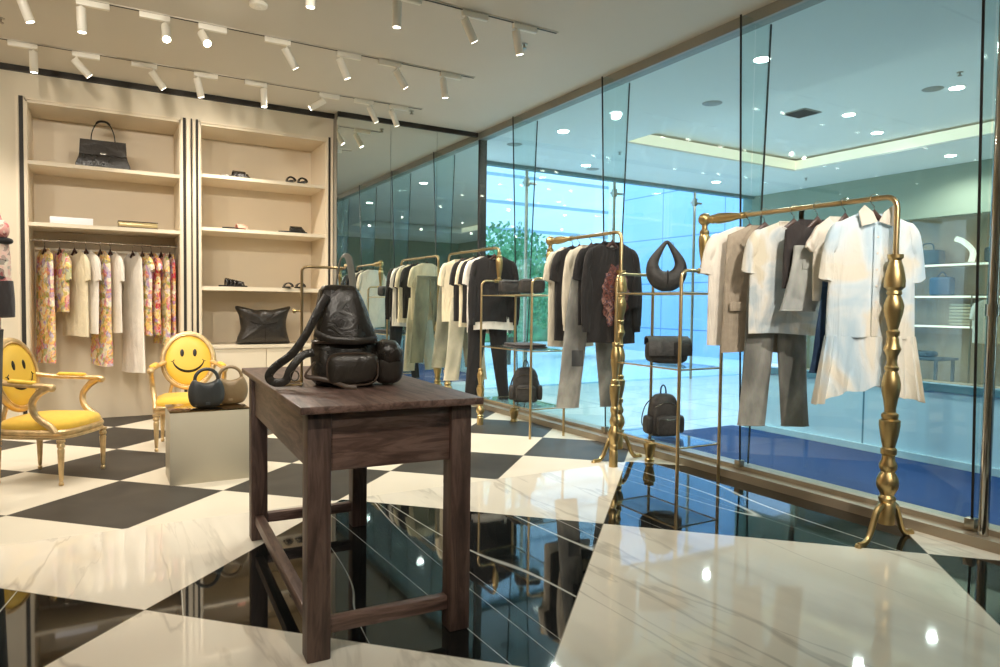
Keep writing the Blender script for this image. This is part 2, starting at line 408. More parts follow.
# glass wall: header, sill frame, panes, fins
struct('trim_%d' % k, boxes(span(3.94, 4.06, YR, YB, H-.075, H+.12)), header_m); k += 1
struct('trim_%d' % k, boxes(span(3.84, 3.93, YR, YB, 0, .055), span(3.93, 4.05, YR, YB, -.1, .085)), frame_m); k += 1
struct('trim_%d' % k, boxes(span(3.955, 4.06, YM-.012, YM+.02, .085, H-.045)), dark_m); k += 1
fins = [-2.72, -1.21, .30, 1.82, 3.33, 4.84, 6.35]
edges = [YR+.02] + fins + [YM-.02]
for i in range(len(edges)-1):
    y0, y1 = edges[i], edges[i+1]
    struct('window_%d' % (i+1), boxes(span(GX-.006, GX+.006, y0+.006, y1-.006, .08, H-.07)), pane_m)
for y in fins:
    t = thing('glass_fin', 'tapering glass stiffening fin', 'glass fin')
    z0, z1 = .09, H-.05
    prof = lambda a0, a1, c0, c1: [[Vector((GX+a0, y+d, z0)), Vector((GX+a1, y+d, z0)), Vector((GX+c1, y+d, z1)), Vector((GX+c0, y+d, z1))] for d in (-.0055, .0055)]
    t.location = (GX, y, .09)
    b = nb(); loft(b, prof(-.035, -.008, -.145, -.008)); obj('fin_blade', b, fin_m, t, world=True)
    b = nb(); loft(b, prof(.008, .04, .008, .155)); obj('fin_blade', b, fin_m, t, world=True)
    b = nb(); loft(b, prof(-.043, -.036, -.155, -.146)); obj('fin_edge', b, black_m, t, world=True, label='black edge strip')
    b = nb(); loft(b, prof(.041, .048, .156, .165)); obj('fin_edge', b, black_m, t, world=True, label='black edge strip')
    b = boxes(((GX-.045, y, .10), (.05, .05, .05), .004)); obj('bracket', b, steel_m, t, world=True, label='small steel shoe')
    nm = {1.82: 'tapering glass fin with black edges beside the round chrome post', 3.33: 'tapering glass fin with black edges behind the greige blazer rack', 4.84: 'tapering glass fin with black edges behind the rack of black tops', 6.35: 'tapering glass fin with black edges behind the folded black clothes'}
    t['label'] = nm.get(y, 'tapering glass fin beyond the frame at the front of the shop'); t['group'] = 'glass fins' 
b = nb(); tube(b, [(3.90, 1.752, .056), (3.90, 1.752, H-.05)], .024, 16); tube(b, [(3.90, 1.752, 1.18), (3.90, 1.752, 1.24)], .032, 16)
tag(obj('door_post', b, chrome_m), 'round chrome post at the edge of the glass wall', 'post')

# hall beyond the glass
HX = 10.4; HY = 8.7
struct('floor_hall', boxes(span(4.05, HX, -6, 8.9, -.1, -.02)), hallfloor_m)
struct('floor_carpet', boxes(span(4.05, 5.66, -6, 4.9, -.02, -.004)), navy_m)
tx0, tx1, ty0, ty1, tz = 5.7, 9.0, -3, 6.75, 3.45
b = boxes(span(4.06, tx0, -6, 8.9, H, H+.1), span(tx1, HX+.1, -6, 8.9, H, H+.1), span(tx0, tx1, ty1, 8.9, H, H+.1), span(tx0, tx1, -6, ty0, H, H+.1), span(tx0-.2, tx1+.2, ty0-.2, ty1+.2, tz, tz+.1))
struct('ceiling_hall', b, hallceil_m)
b = boxes(span(tx0-.2, tx1+.2, ty1+.15, ty1+.2, H+.1, tz), span(tx1+.15, tx1+.2, ty0, ty1+.15, H+.1, tz), span(tx0-.2, tx0-.15, ty0, ty1+.15, H+.1, tz), span(tx0-.15, tx1+.15, ty0-.2, ty0-.15, H+.1, tz)); struct('ceiling_hall_cove', b, hallceil_m)
cv = thing('cove_light', 'warm glowing light strip along the recessed ceiling of the hall', 'light', ((tx0+tx1)/2, (ty0+ty1)/2, H+.1))
for s_ in (span(tx0, tx1, ty1-.012, ty1-.002, H+.02, tz-.03), span(tx1-.012, tx1-.002, ty0, ty1-.012, H+.02, tz-.03), span(tx0+.002, tx0+.012, ty0, ty1-.012, H+.02, tz-.03)):
    obj('light_strip', boxes(s_), cove_m, cv, world=True)
struct('wall_hall_end', boxes(span(4.1, HX, -6.1, -6, 0, H)), fascia_m)
# parapet
t = thing('parapet', 'low pale blue panelled parapet with steel cap in the hall beyond the glass', 'parapet', (5.74, -.5, -.02))
obj('panel', boxes(span(5.7, 5.78, -6, 4.75, .05, .57)), parapet_m, t, world=True)
obj('cap_rail', boxes(span(5.68, 5.80, -6, 4.77, .57, .63)), mat('blue_steel_cap', lin(120, 170, 196), .3, .6, var=.05), t, world=True)
obj('plinth', boxes(span(5.67, 5.79, -6, 4.76, -.02, .05)), mat('pale_plinth', lin(196, 222, 234), .4, var=.03), t, world=True)
# curtain wall
struct('window_21', boxes(span(4.1, HX, HY-.01, HY+.01, -.02, H)), curtain_m)
struct('trim_30', boxes(span(4.1, HX, HY-.06, HY+.06, H-.05, H+.1)), mat('teal_header', lin(96, 128, 130), .5, var=.05))
for x, w in ((5.43, 'beside the mirror corner'), (7.08, 'behind the rack of black tops'), (8.85, 'behind the crescent bag')):
    t = thing('window_post', 'slim steel post of the far glass facade, seen ' + w, 'post', (x, HY-.09, -.02))
    b = nb(); tube(b, [(x, HY-.09, -.02), (x, HY-.09, H-.08)], .025, 10); obj('post', b, steel_m, t, world=True)
    b = boxes(((x+.08, HY-.05, 3.02), (.24, .04, .035), .006), ((x, HY-.09, 3.02), (.07, .07, .12), .008)); obj('spider_bracket', b, steel_m, t, world=True)
# shop across the hall
struct('wall_shop_fascia', boxes(span(HX, HX+.12, -6, 8.9, 2.56, H)), fascia_m)
struct('wall_shop_back', boxes(span(12.4, 12.5, -6, 8.9, -.02, 3.2)), storewall_m)
struct('ceiling_shop', boxes(span(HX+.13, 12.4, -6, 8.9, 2.9, 3.0)), hallceil_m)
struct('floor_shop', boxes(span(HX+.13, 12.5, -6, 8.9, -.1, .0)), storewall_m)
struct('wall_shop_side', boxes(span(HX, 12.5, 7.6, 7.7, 0, 3)), fascia_m)
struct('trim_31', boxes(span(HX-.04, HX+.1, -6, 7.7, -.02, .2)), mat('shop_sill', lin(176, 160, 136), .5, var=.05))
struct('window_31', boxes(span(HX+.04, HX+.05, -6, 7.6, .2, 2.56)), shelfglass_m)
t = thing('display_shelving', 'lit wall shelving in the shop across the hall', 'shelves', (12.25, 4.5, 0))
for z in (.95, 1.44, 1.96):
    o = obj('shelf', boxes(span(12.0, 12.4, 1.5, 7.2, z-.02, z+.02)), storewall_m, t, world=True)
    obj('shelf_light', boxes(span(11.985, 11.999, 1.5, 7.2, z-.012, z+.02)), storelight_m, o, world=True)
# ---------------------------------------------------------------- outdoors
struct('ground_outside', boxes(span(-20, 60, 8.92, 80, -.3, -.05)), paving_m)
b = boxes(span(13.5, 22, 9.9, 16.0, -.05, 9)); o = obj('street_building', b, facade_m); tag(o, 'pale blue panelled building facade outside the far glass', 'building')
t = thing('street_tower', 'white tower block behind the trees outside', 'building', (22, 44, -.05))
obj('wall', boxes(span(10, 34, 42, 52, -.05, 26)), tower_m, t, world=True)
b = boxes(span(8, 36, 41.5, 52.5, 26, 26.6)); obj('roof', b, paving_m, t, world=True)
def tree(x, y, h, r, lab):
    t = thing('tree', lab, 'tree', (x, y, -.05), 0, 'trees outside')
    b = nb(); tube(b, [(0, 0, 0), (.05, 0, h*.3), (0, .05, h*.75)], [.09, .07, .03], 8); obj('trunk', b, bark_m, t)
    b = nb()
    for i in range(3200):
        u = Vector((R.gauss(0, 1), R.gauss(0, 1), R.gauss(0, 1))).normalized()*(R.random()**.4)
        c = Vector((u.x*r, u.y*r, h*.6 + u.z*h*.42)); s = .035+.045*R.random()
        a = Vector((R.gauss(0, 1), R.gauss(0, 1), R.gauss(0, 1))).normalized(); d = a.orthogonal().normalized(); e = a.cross(d)
        vs = [b.verts.new(c+d*s), b.verts.new(c+e*s*.6), b.verts.new(c-d*s), b.verts.new(c-e*s*.6)]; b.faces.new(vs)
    obj('foliage', b, leaf_m, t)
tree(7.5, 12.6, 3.0, 1.15, 'leafy tree outside behind the mirror corner post'); tree(10.2, 13.9, 2.3, 1.15, 'low leafy tree outside behind the brass ball of the far rack')
tree(10.6, 17.4, 3.4, 1.3, 'tallest leafy tree outside, in front of the tower block'); tree(12.9, 18.4, 2.7, 1.2, 'leafy tree outside beside the blue facade')
b = nb(); rbox(b, (11.5, 21, .75), (14, 1.2, 1.7), .3, 60, 14, wob=.12, seed=4); tag(obj('hedge', b, leaf_m, None, 60), 'low clipped hedge outside behind the trees', 'hedge')

# ---------------------------------------------------------------- wall niches
def niche(x0, x1, lab, shelves, rod, base):
    t = thing('display_niche', lab, 'shelving', ((x0+x1)/2, YB+.3, 0))
    P = lambda n, *bs, lab=None: obj(n, boxes(*bs), shelf_m, t, world=True, label=lab)
    P('back_panel', span(x0, x1, NB, NB+.02, 0, NT_)); P('side_panel', span(x0-.004, x0+.016, YB, NB, 0, NT_)); P('side_panel', span(x1-.016, x1+.004, YB, NB, 0, NT_)); P('top_panel', span(x0, x1, YB, NB, NT_-.02, NT_+.002))
    for z in shelves: P('shelf', span(x0+.016, x1-.016, YB+.01, NB, z-.034, z))
    if rod:
        b = nb(); tube(b, [(x0+.016, 7.8, rod), (x1-.016, 7.8, rod)], .009, 12); obj('hanging_rod', b, steel_m, t, world=True, label='slim steel rail')
    if base:
        P('counter', span(x0+.016, x1-.016, YB-.01, NB, base-.03, base)); 
        for a, c in ((x0+.02, (x0+x1)/2-.003), ((x0+x1)/2+.003, x1-.02)): P('drawer_front', span(a, c, YB+.004, YB+.024, .08, base-.036))
    return t
niche(-.572, .70, 'open beige wall niche with floral clothes on a rail', (2.455, 1.905), 1.762, 0)
niche(.865, 2.151, 'open beige wall niche with shoe shelves and drawers', (2.49, 1.957), 0, .757)
o = bpy.data.objects['display_niche.001']
obj('shelf', boxes(span(.881, 2.135, YB+.01, NB, 1.322, 1.362)), shelf_m, o, world=True)

# ---------------------------------------------------------------- lighting tracks and spotlights
LAMPS = []
def spot_lamp(loc, d, power, size=95, blend=.9, col=(1, .915, .79), r=.03):
    l = bpy.data.lights.new('spot', 'SPOT'); l.energy = power; l.color = col; l.spot_size = rad(size); l.spot_blend = blend; l.shadow_soft_size = r
    o = bpy.data.objects.new('spot', l); C.objects.link(o); o.location = loc
    o.rotation_euler = Vector(d).to_track_quat('-Z', 'Y').to_euler(); return o
def track(y, x0, x1, lab):
    t = thing('lighting_track', lab, 'light track', ((x0+x1)/2, y, H))
    obj('channel', boxes(span(x0, x1, y-.012, y+.012, H-.006, H)), dark_m, t, world=True)
    b = boxes(span(x0, x1, y-.020, y-.012, H-.007, H), span(x0, x1, y+.012, y+.020, H-.007, H)); obj('rim', b, ceil_m, t, world=True)
ORD = ['first', 'second', 'third', 'fourth', 'fifth', 'sixth', 'seventh', 'eighth', 'ninth', 'tenth']
def spotlight(x, y, d, side, lab, power, hot=False, light=True):
    """adapter box on the track, short stem, cylinder head aimed along d"""
    d = Vector(d).normalized(); t = thing('track_spotlight', lab, 'spotlight', (x, y, H), 0, 'track spotlights')
    obj('adapter', boxes(((side*.07, 0, -.028), (.20, .034, .04), .004)), white_m, t)
    b = nb(); tube(b, [(0, 0, -.04), (0, 0, -.088)], .009, 10); obj('stem', b, white_m, t)
    j = Vector((0, 0, -.092)); a = j - d*.03; e = j + d*.135
    b = nb(); tube(b, [a, a+d*.004, e-d*.003, e], [.026, .030, .030, .0285], 18); h = obj('lamp_head', b, white_m, t, sharp=40)
    b = nb(); tube(b, [e+d*.0005, e+d*.002], .024, 18); obj('lens', b, lenshot_m if hot else lens_m, h)
    if light: LAMPS.append((Vector((x, y, H))+e+d*.02, d, power))
T1, T2, T3 = 6.78, 5.60, 4.36
track(T1, -2.8, 2.95, 'slim ceiling track running along the shelving wall'); track(T2, -2.8, 2.95, 'slim ceiling track over the middle of the shop'); track(T3, -2.8, 3.0, 'slim ceiling track above the wooden table')
PW = 46
L1 = [(-.46, (.02, .1, -1)), (-.16, (.75, .25, -.75)), (.42, (.6, .2, -.75)), (.78, (.25, .2, -1)), (1.36, (.03, .0, -1)), (1.92, (-.9, .3, -.6)), (2.42, (.55, .15, -.9)), (2.66, (.45, .15, -.9))]
for i, (x, d) in enumerate(L1): spotlight(x*.9865, T1, d, -1 if i in (0, 2, 4, 6) else 1, 'white cylinder spotlight, %s along the track by the shelving wall counting toward the glass' % ORD[i], PW)
L2 = [(-.44, (.35, .1, -1)), (-.10, (.03, .05, -1)), (.43, (.0, -.55, -.7)), (.68, (.15, -.75, -.65)), (1.30, (.6, .2, -.85)), (1.74, (.45, .1, -.9)), (2.24, (.6, .1, -.8)), (2.68, (.2, .1, -1))]
for i, (x, d) in enumerate(L2): spotlight(x*.9865, T2, d, -1 if i in (2, 4, 6) else 1, 'white cylinder spotlight, %s along the middle ceiling track counting toward the glass' % ORD[i], PW, i in (2, 3))
L3 = [(-.20, (.25, .2, -1)), (.62, (-.1, .3, -1)), (1.16, (.0, .05, -1)), (1.74, (.02, .1, -1)), (2.26, (.6, .15, -.85)), (2.68, (.3, .1, -1))]
for i, (x, d) in enumerate(L3): spotlight(x*.9865, T3, d, 1, 'white cylinder spotlight, %s along the track above the wooden table counting toward the glass' % ORD[i], PW)
for yy, tn in ((2.6, 'behind the table track'), (.6, 'over the entrance'), (-1.6, 'at the front of the shop')):  # unseen tracks and lamps, added to brighten the back wall, racks and table
    track(yy, -2.8, 3.0, 'added unseen ceiling track ' + tn)
    for i, x in enumerate((-2.0, -.6, .8, 2.2)):
        d_ = {2.6: ((.55, 1, -.28), (.12, 1, -.25), (.05, 1, -.27), (.75, .6, -.8)), .6: ((.5, 1, -.6), (.72, 1, -1.0), (.05, 1, -1.0), (.80, 1, -1.0)), -1.6: ((.35, 1, -.5), (.35, 1, -.55), (.6, 1, -.45), (.36, 1, -.44))}[yy][i]
        spotlight(x, yy, d_, 1, 'added unseen fill spotlight, %s along the track %s' % (ORD[i], tn), PW*(2.2 if yy == 2.6 and i < 3 else 3.6 if i == 3 and yy < 1 else 1.6))
for x, q in ((-2.3, 'end'), (-1.3, 'far side')):
    for yy, tn in ((T1, 'wall track'), (T2, 'middle track'), (T3, 'table track')): spotlight(x, yy, (.1, .3, -1), 1, 'white cylinder spotlight at the %s of the %s away from the glass' % (q, tn), PW)
for l, d, p in LAMPS: spot_lamp(l, d, p, 62 if p > PW*1.2 else 95)
def sprinkler(x, y, lab, z=H):
    t = thing('ceiling_sprinkler', lab, 'sprinkler', (x, y, z))
    b = nb(); lathe(b, [(.028, -.004), (.028, 0)], n=16); obj('escutcheon', b, steel_m, t)
    b = nb(); lathe(b, [(.008, -.03), (.008, -.004)], n=10); lathe(b, [(.02, -.036), (.02, -.03)], n=12); obj('deflector', b, steel_m, t)
sprinkler(2.91, 4.68, 'small steel sprinkler in the ceiling near the glass wall'); sprinkler(2.89, 6.91, 'small steel sprinkler beside the end of the wall track'); sprinkler(-.62, 6.31, 'small steel sprinkler between the two tracks near the shelving wall')
sprinkler(6.0, 7.2, 'sprinkler on the hall ceiling beyond the glass'); sprinkler(9.6, 7.0, 'sprinkler on the hall ceiling beside the cove'); sprinkler(7.0, 3.5, 'sprinkler in the cove of the hall ceiling', tz)
t = thing('smoke_detector', 'round white detector on the ceiling between two tracks', 'detector', (.96, 5.03, H))
b = nb(); lathe(b, [(.045, -.03), (.06, -.024), (.062, -.006), (.055, 0)], n=24); obj('housing', b, white_m, t)
b = nb(); lathe(b, [(.02, -.036), (.024, -.029)], n=16); obj('sensor', b, white_m, t)
for i, (x, y, z, lb) in enumerate(((4.75, 3.91, H, 'largest round downlight behind the glass fin'), (4.73, 6.71, H, 'round hall downlight above the rack of black tops'), (6.14, 8.12, H, 'round hall downlight by the far glass facade'), (8.7, 8.0, H, 'round hall downlight above the crescent bag'), (9.75, 4.95, H, 'round hall downlight in front of the sage shop fascia'), (7.45, 3.75, tz, 'round downlight inside the recessed hall ceiling, close to the chrome post'), (7.45, 4.9, tz, 'round downlight inside the recessed hall ceiling near the vent'), (8.5, 5.2, tz, 'round downlight inside the recessed hall ceiling by the warm cove'), (4.75, 1.2, H, 'round hall downlight near the top edge of the glass'))):
    t = thing('downlight', lb, 'downlight', (x, y, z), 0, 'hall downlights')
    b = nb(); lathe(b, [(.075, -.006), (.085, 0), (.06, 0), (.062, -.005)], n=24); obj('trim_ring', b, white_m, t)
    b = nb(); lathe(b, [(.064, -.010), (.066, -.0065)], n=24); obj('lens', b, down_m, t)
    spot_lamp((x, y, z-.03), (0, 0, -1), 80, 160, .6, (1, .94, .84), .05)
for x, y, z, lb in ((5.35, 5.0, H, 'dark round speaker in the hall ceiling above the blazer'), (4.6, 7.6, H, 'dark round speaker in the hall ceiling above the far rack'), (7.3, 3.9, tz, 'dark round speaker in the recessed hall ceiling'), (6.4, 8.3, H, 'dark round speaker beside the far facade downlight')):
    b = nb(); lathe(b, [(.05, -.012), (.09, -.006), (.1, 0)], (x, y, z), 24); tag(obj('ceiling_speaker', b, header_m), lb, 'speaker')
t = thing('ceiling_vent', 'dark square air vent in the recessed hall ceiling', 'vent', (6.95, 5.15, tz))
obj('frame', boxes(((0, 0, -.005), (.30, .30, .01))), header_m, t); obj('grille', boxes(*[((0, -.12+.03*i, -.012), (.27, .018, .006)) for i in range(9)]), dark_m, t)

# ---------------------------------------------------------------- brass racks with glass shelves
COL = [(130, 11), (136, 11), (140, 8), (150, 11), (163, 13.5), (175, 15), (185, 14.6), (188, 12), (191, 10), (196, 11), (199, 9.2), (206, 11.5), (215, 14), (225, 13.6), (238, 11), (250, 8.4), (257, 7), (260, 9.4), (265, 9.4), (269, 7.6), (274, 8.6), (282, 9.6), (290, 12.4), (296, 10.5), (302, 8), (310, 7.2), (318, 8), (321, 10.4), (325, 10.2), (328, 8.4), (338, 11.6), (350, 13.6), (362, 13), (378, 10), (392, 8.2), (398, 8.2), (401, 12), (406, 12.2), (409, 11), (412, 15), (420, 15), (436, 13), (450, 10.4), (458, 8.8), (461, 11.4), (469, 11.4), (472, 9), (480, 9.4), (488, 12.8), (494, 12.6), (500, 9.6), (505, 12), (512, 15), (520, 16), (528, 15), (534, 12), (540, 9.6), (545, 12.4), (550, 11.8), (553, 10.4), (556, 12.2), (590, 12.2)]
def column_prof(ztop, zbot, k=1.0): return [(r/1.754/686*4.05*k, zbot + (590-y)/(590-130)*(ztop-zbot)) for y, r in COL[::-1]]
def subprof(y0, y1, za, zb, k=1.0):
    s_ = [(y, r) for y, r in COL if y0 <= y <= y1]; return [(r/1.754/686*4.05*k, za + (y1-y)/(y1-y0)*(zb-za)) for y, r in s_[::-1]]
SPIN = [(.012, 0), (.017, .006), (.017, .02), (.012, .026), (.015, .04), (.023, .10), (.027, .16), (.027, .19), (.021, .205), (.023, .21), (.023, .225), (.014, .235), (.014, .26)]
RZ, TZ = 1.79, 1.45
def tripod(t, x, y):
    for s_ in (-1, 1):
        b = nb(); p = smooth_path([(x+s_*.012, y, .175), (x+s_*.045, y, .19), (x+s_*.085, y, .165), (x+s_*.115, y, .105), (x+s_*.145, y, .045), (x+s_*.18, y, .014), (x+s_*.235, y, .010)], 4)
        n_ = len(p); tube(b, p, [.020-.009*i/n_ for i in range(n_)], 8, [.017]*n_, up=(0, 1, 0)); 
        lathe(b, [(.016, 0), (.018, .006), (.014, .018)], (x+s_*.235, y, 0), 14); obj('leg', b, brass_m, t, world=True)
def column(t, x, y, ztop=1.49, zb=.09):
    b = nb(); lathe(b, column_prof(ztop, zb), (x, y, 0), 28); obj('column', b, brass_m, t, world=True); tripod(t, x, y)
def rail(t, x, y, xb, yb, end_bend=False):
    pts = [(x, y, 1.47), (x, y, RZ-.06)] + [(x, y+.06*(1-math.cos(a)), RZ-.06+.06*math.sin(a)) for a in (.4, .8, 1.2, PI/2)] + ([(xb-(xb-x)*.33/(yb-y), yb-.33, RZ)] if not end_bend else [(xb, yb-.06, RZ)]+[(xb, yb-.06+.06*math.sin(a), RZ-.06+.06*math.cos(a)) for a in (.4, .8, 1.2, PI/2)]+[(xb, yb, 1.47)])
    b = nb(); tube(b, pts, .0145, 14); obj('rail', b, pipe_m, t, world=True)
    if not end_bend:
        d = Vector((x-xb, y-yb, 0)).normalized(); b = nb(); lathe(b, [(.018, .02)]+[(r*1.3, .03+z*1.12) for r, z in [(a, .26-c) for a, c in SPIN[::-1]][2:]] , (xb, yb, RZ), 24, d)
        z_ = .03+.26*1.12
        obj('rail_spindle', b, brass_m, t, world=True)
        b = nb(); lathe(b, [(.02, .318), (.02, .335), (.0147, .336)], (xb, yb, RZ), 20, d); obj('rail_collar', b, brass_m, t, world=True)
        b = nb(); lathe(b, [(.043*math.sin(a), -.043*math.cos(a)) for a in [PI*i/14 for i in range(1, 14)]], (xb, yb, RZ+.005), 24); obj('ball_finial', b, brass_m, t, world=True)
        b = nb(); lathe(b, [(r*1.35, TZ+.02+z*1.10) for r, z in SPIN], (xb, yb, 0), 24); obj('baluster', b, brass_m, t, world=True)
        b = nb(); lathe(b, [(.012, -.05), (.02, -.045), (.016, -.02), (.022, 0), (.016, .02), (.02, .045), (.012, .05)], (xb, yb, TZ), 16, (1, 0, 0)); obj('clamp', b, brass_m, t, world=True)
def ushape(x0, x1, y, z0a, z0b):
    r = .055
    return [(x0, y, z0a), (x0, y, TZ-r)] + [(x0+r*(1-math.cos(a)), y, TZ-r+r*math.sin(a)) for a in (.4, .8, 1.2, PI/2)] + [(x1-r+r*math.sin(a), y, TZ-r+r*math.cos(a)) for a in (0, .4, .8, 1.2)] + [(x1, y, TZ-r), (x1, y, z0b)]
def shelf_unit(t, f1, f2, la, lb):
    (a0, a1, ya), (b0, b1, yb) = f1, f2
    b = nb(); tube(b, ushape(a0, a1, ya, 0, 0), .0115, 12); obj('shelf_frame', b, pipe_m, t, world=True)
    b = nb(); tube(b, ushape(b0, b1, yb, la, lb), .0115, 12); obj('shelf_frame', b, pipe_m, t, world=True)
    b = nb(); lathe(b, subprof(318, 590, 0.0, la+.01, .8), (b0, yb, 0), 22); obj('turned_leg', b, brass_m, t, world=True)
    b = nb(); lathe(b, subprof(401, 470, 0.0, lb+.01, .95), (b1, yb, 0), 22); obj('turned_leg', b, brass_m, t, world=True)
    for z in (1.31, .80, .275):
        b = nb(); vs = [[Vector((a0+.012, ya, z+d)), Vector((a1-.012, ya, z+d)), Vector((b1-.012, yb, z+d)), Vector((b0+.012, yb, z+d))] for d in (-.004, .004)]; loft(b, vs); sh = obj('glass_shelf', b, shelfglass_m, t, world=True)
        b = nb(); q = [Vector((a0, ya, z-.009)), Vector((a1, ya, z-.009)), Vector((b1, yb, z-.009)), Vector((b0, yb, z-.009))]
        for i in range(4): tube(b, [q[i], q[(i+1) % 4]], .0055, 8)
        obj('shelf_rail', b, pipe_m, sh, world=True)
FA1, FA2, FB1, FB2 = (3.30, 3.69, 3.31), (3.33, 3.69, 4.0), (3.34, 3.71, 5.18), (3.30, 3.70, 6.05)
ra = thing('clothes_rack', 'brass turned-column clothes rack holding the cloud-dyed shirt, with glass shelves of black bags', 'clothes rack', (3.54, 2.045, 0))
column(ra, 3.54, 2.045); rail(ra, 3.54, 2.045, 3.50, 3.31); shelf_unit(ra, FA1, FA2, .93, .17)
rb = thing('clothes_rack', 'brass turned-column clothes rack with a second rail against the mirror, holding mostly black tops', 'clothes rack', (3.505, 4.2, 0))
column(rb, 3.51, 4.17); rail(rb, 3.51, 4.17, 3.53, 5.18); shelf_unit(rb, FB1, FB2, .56, .14)
b = nb(); lathe(b, [(r*1.35, TZ+.01+z*1.1) for r, z in SPIN], (3.5, 6.05, 0), 24); obj('baluster', b, brass_m, rb, world=True)
b = nb(); lathe(b, [(.012, -.05), (.02, -.045), (.016, -.02), (.022, 0), (.016, .02), (.02, .045), (.012, .05)], (3.5, 6.05, TZ), 16, (1, 0, 0)); obj('clamp', b, brass_m, rb, world=True)
b = nb(); lathe(b, column_prof(1.0, .09), (3.5, 7.22, 0), 24); obj('column', b, brass_m, rb, world=True); tripod(rb, 3.5, 7.22)
b = nb(); pts = [(3.5, 6.05, 1.72), (3.5, 6.05, RZ-.06)] + [(3.5, 6.05+.06*(1-math.cos(a)), RZ-.06+.06*math.sin(a)) for a in (.4, .8, 1.2, PI/2)] + [(3.5, 7.16, RZ)] + [(3.5, 7.16+.06*math.sin(a), RZ-.06+.06*math.cos(a)) for a in (.4, .8, 1.2, PI/2)] + [(3.5, 7.22, .99)]
tube(b, pts, .0145, 14); obj('rail', b, pipe_m, rb, world=True)

# ---------------------------------------------------------------- garments
def hanger(x, y, z, rz, lab, w=.36, rr=.0145, drop=.07):
    """z = rail axis height"""
    t = thing('clothes_hanger', lab, 'hanger', (x, y, z), rz)
    r = rr*1.18+.0075
    b = nb(); pts = [(r*math.cos(a), 0, r*math.sin(a)) for a in [rad(d) for d in range(-20, 181, 20)]] + [(-r*.7, 0, -r*.9), (0, 0, -r*1.6), (0, 0, -drop-.0)]
    tube(b, pts, .0024, 6, up=(0, 1, 0)); obj('hook', b, chrome_m, t)
    b = nb(); xs = [-1, -.85, -.6, -.3, 0, .3, .6, .85, 1]
    rings = []
    for q in xs:
        cx = q*w/2; cz = -drop-.004 - .092*abs(q)**.85; hz = .022-.013*abs(q); hy = .007
        rings.append([Vector((cx, hy*math.cos(2*PI*k/10), cz+hz*math.sin(2*PI*k/10))) for k in range(10)])
    loft(b, rings); obj('shoulder_bar', b, hanger_m, t)
    return t
def body_rings(W, L, D, neck, drop, hem, dip, seed, fold, flare=0, vneck=False):
    N = 48; rings = []
    lev = [-L + (L-.24)*i/15 for i in range(16)] + [-.20, -.15, -.11, -drop-.03, -drop-.008] + [-drop*(1-q) for q in (.25, .5, .75, .92, 1)]
    for z in lev:
        lo = max(0, (-z-.24)/(L-.24)) if L > .24 else 0
        if z <= -.24: hw = W/2*(1+(hem-1)*lo) + flare*lo**2*W/2
        elif z < -drop-.008: hw = W/2*(.955+.045*min(1, (-z-drop)/.18))
        else:
            q = min(1, (z+drop+.008)/(drop+.008)); hw = W/2*.95*(1-q)+neck*q
        d = D*(1 if z < -.2 else (.62+.38*min(1, (-z)/.2)))
        ring = []
        for k in range(N):
            th = 2*PI*k/N; cx, sy = math.cos(th), math.sin(th)
            px = hw*sgnpow(cx, .75); py = d*sgnpow(sy, .75)
            amp = fold*(.25+.9*lo)*(.5 if z > -.2 else 1)
            py += amp*2.2*noise.noise(Vector((px*15+seed*7.3, sy*.6, z*2.4+seed*3.1)))
            px += amp*.25*math.sin(seed+z*9)
            zz = z + .006*math.sin(px*12+seed)*lo
            if z > -drop*1.05-.01 and sy < -.05:
                qn = max(0, 1-abs(px)/(neck*1.25)); zz -= dip*(qn if vneck else math.sqrt(qn))*max(0, (z+drop+.01)/(drop+.01))
            ring.append(Vector((px, py, zz)))
        rings.append(ring)
    return rings
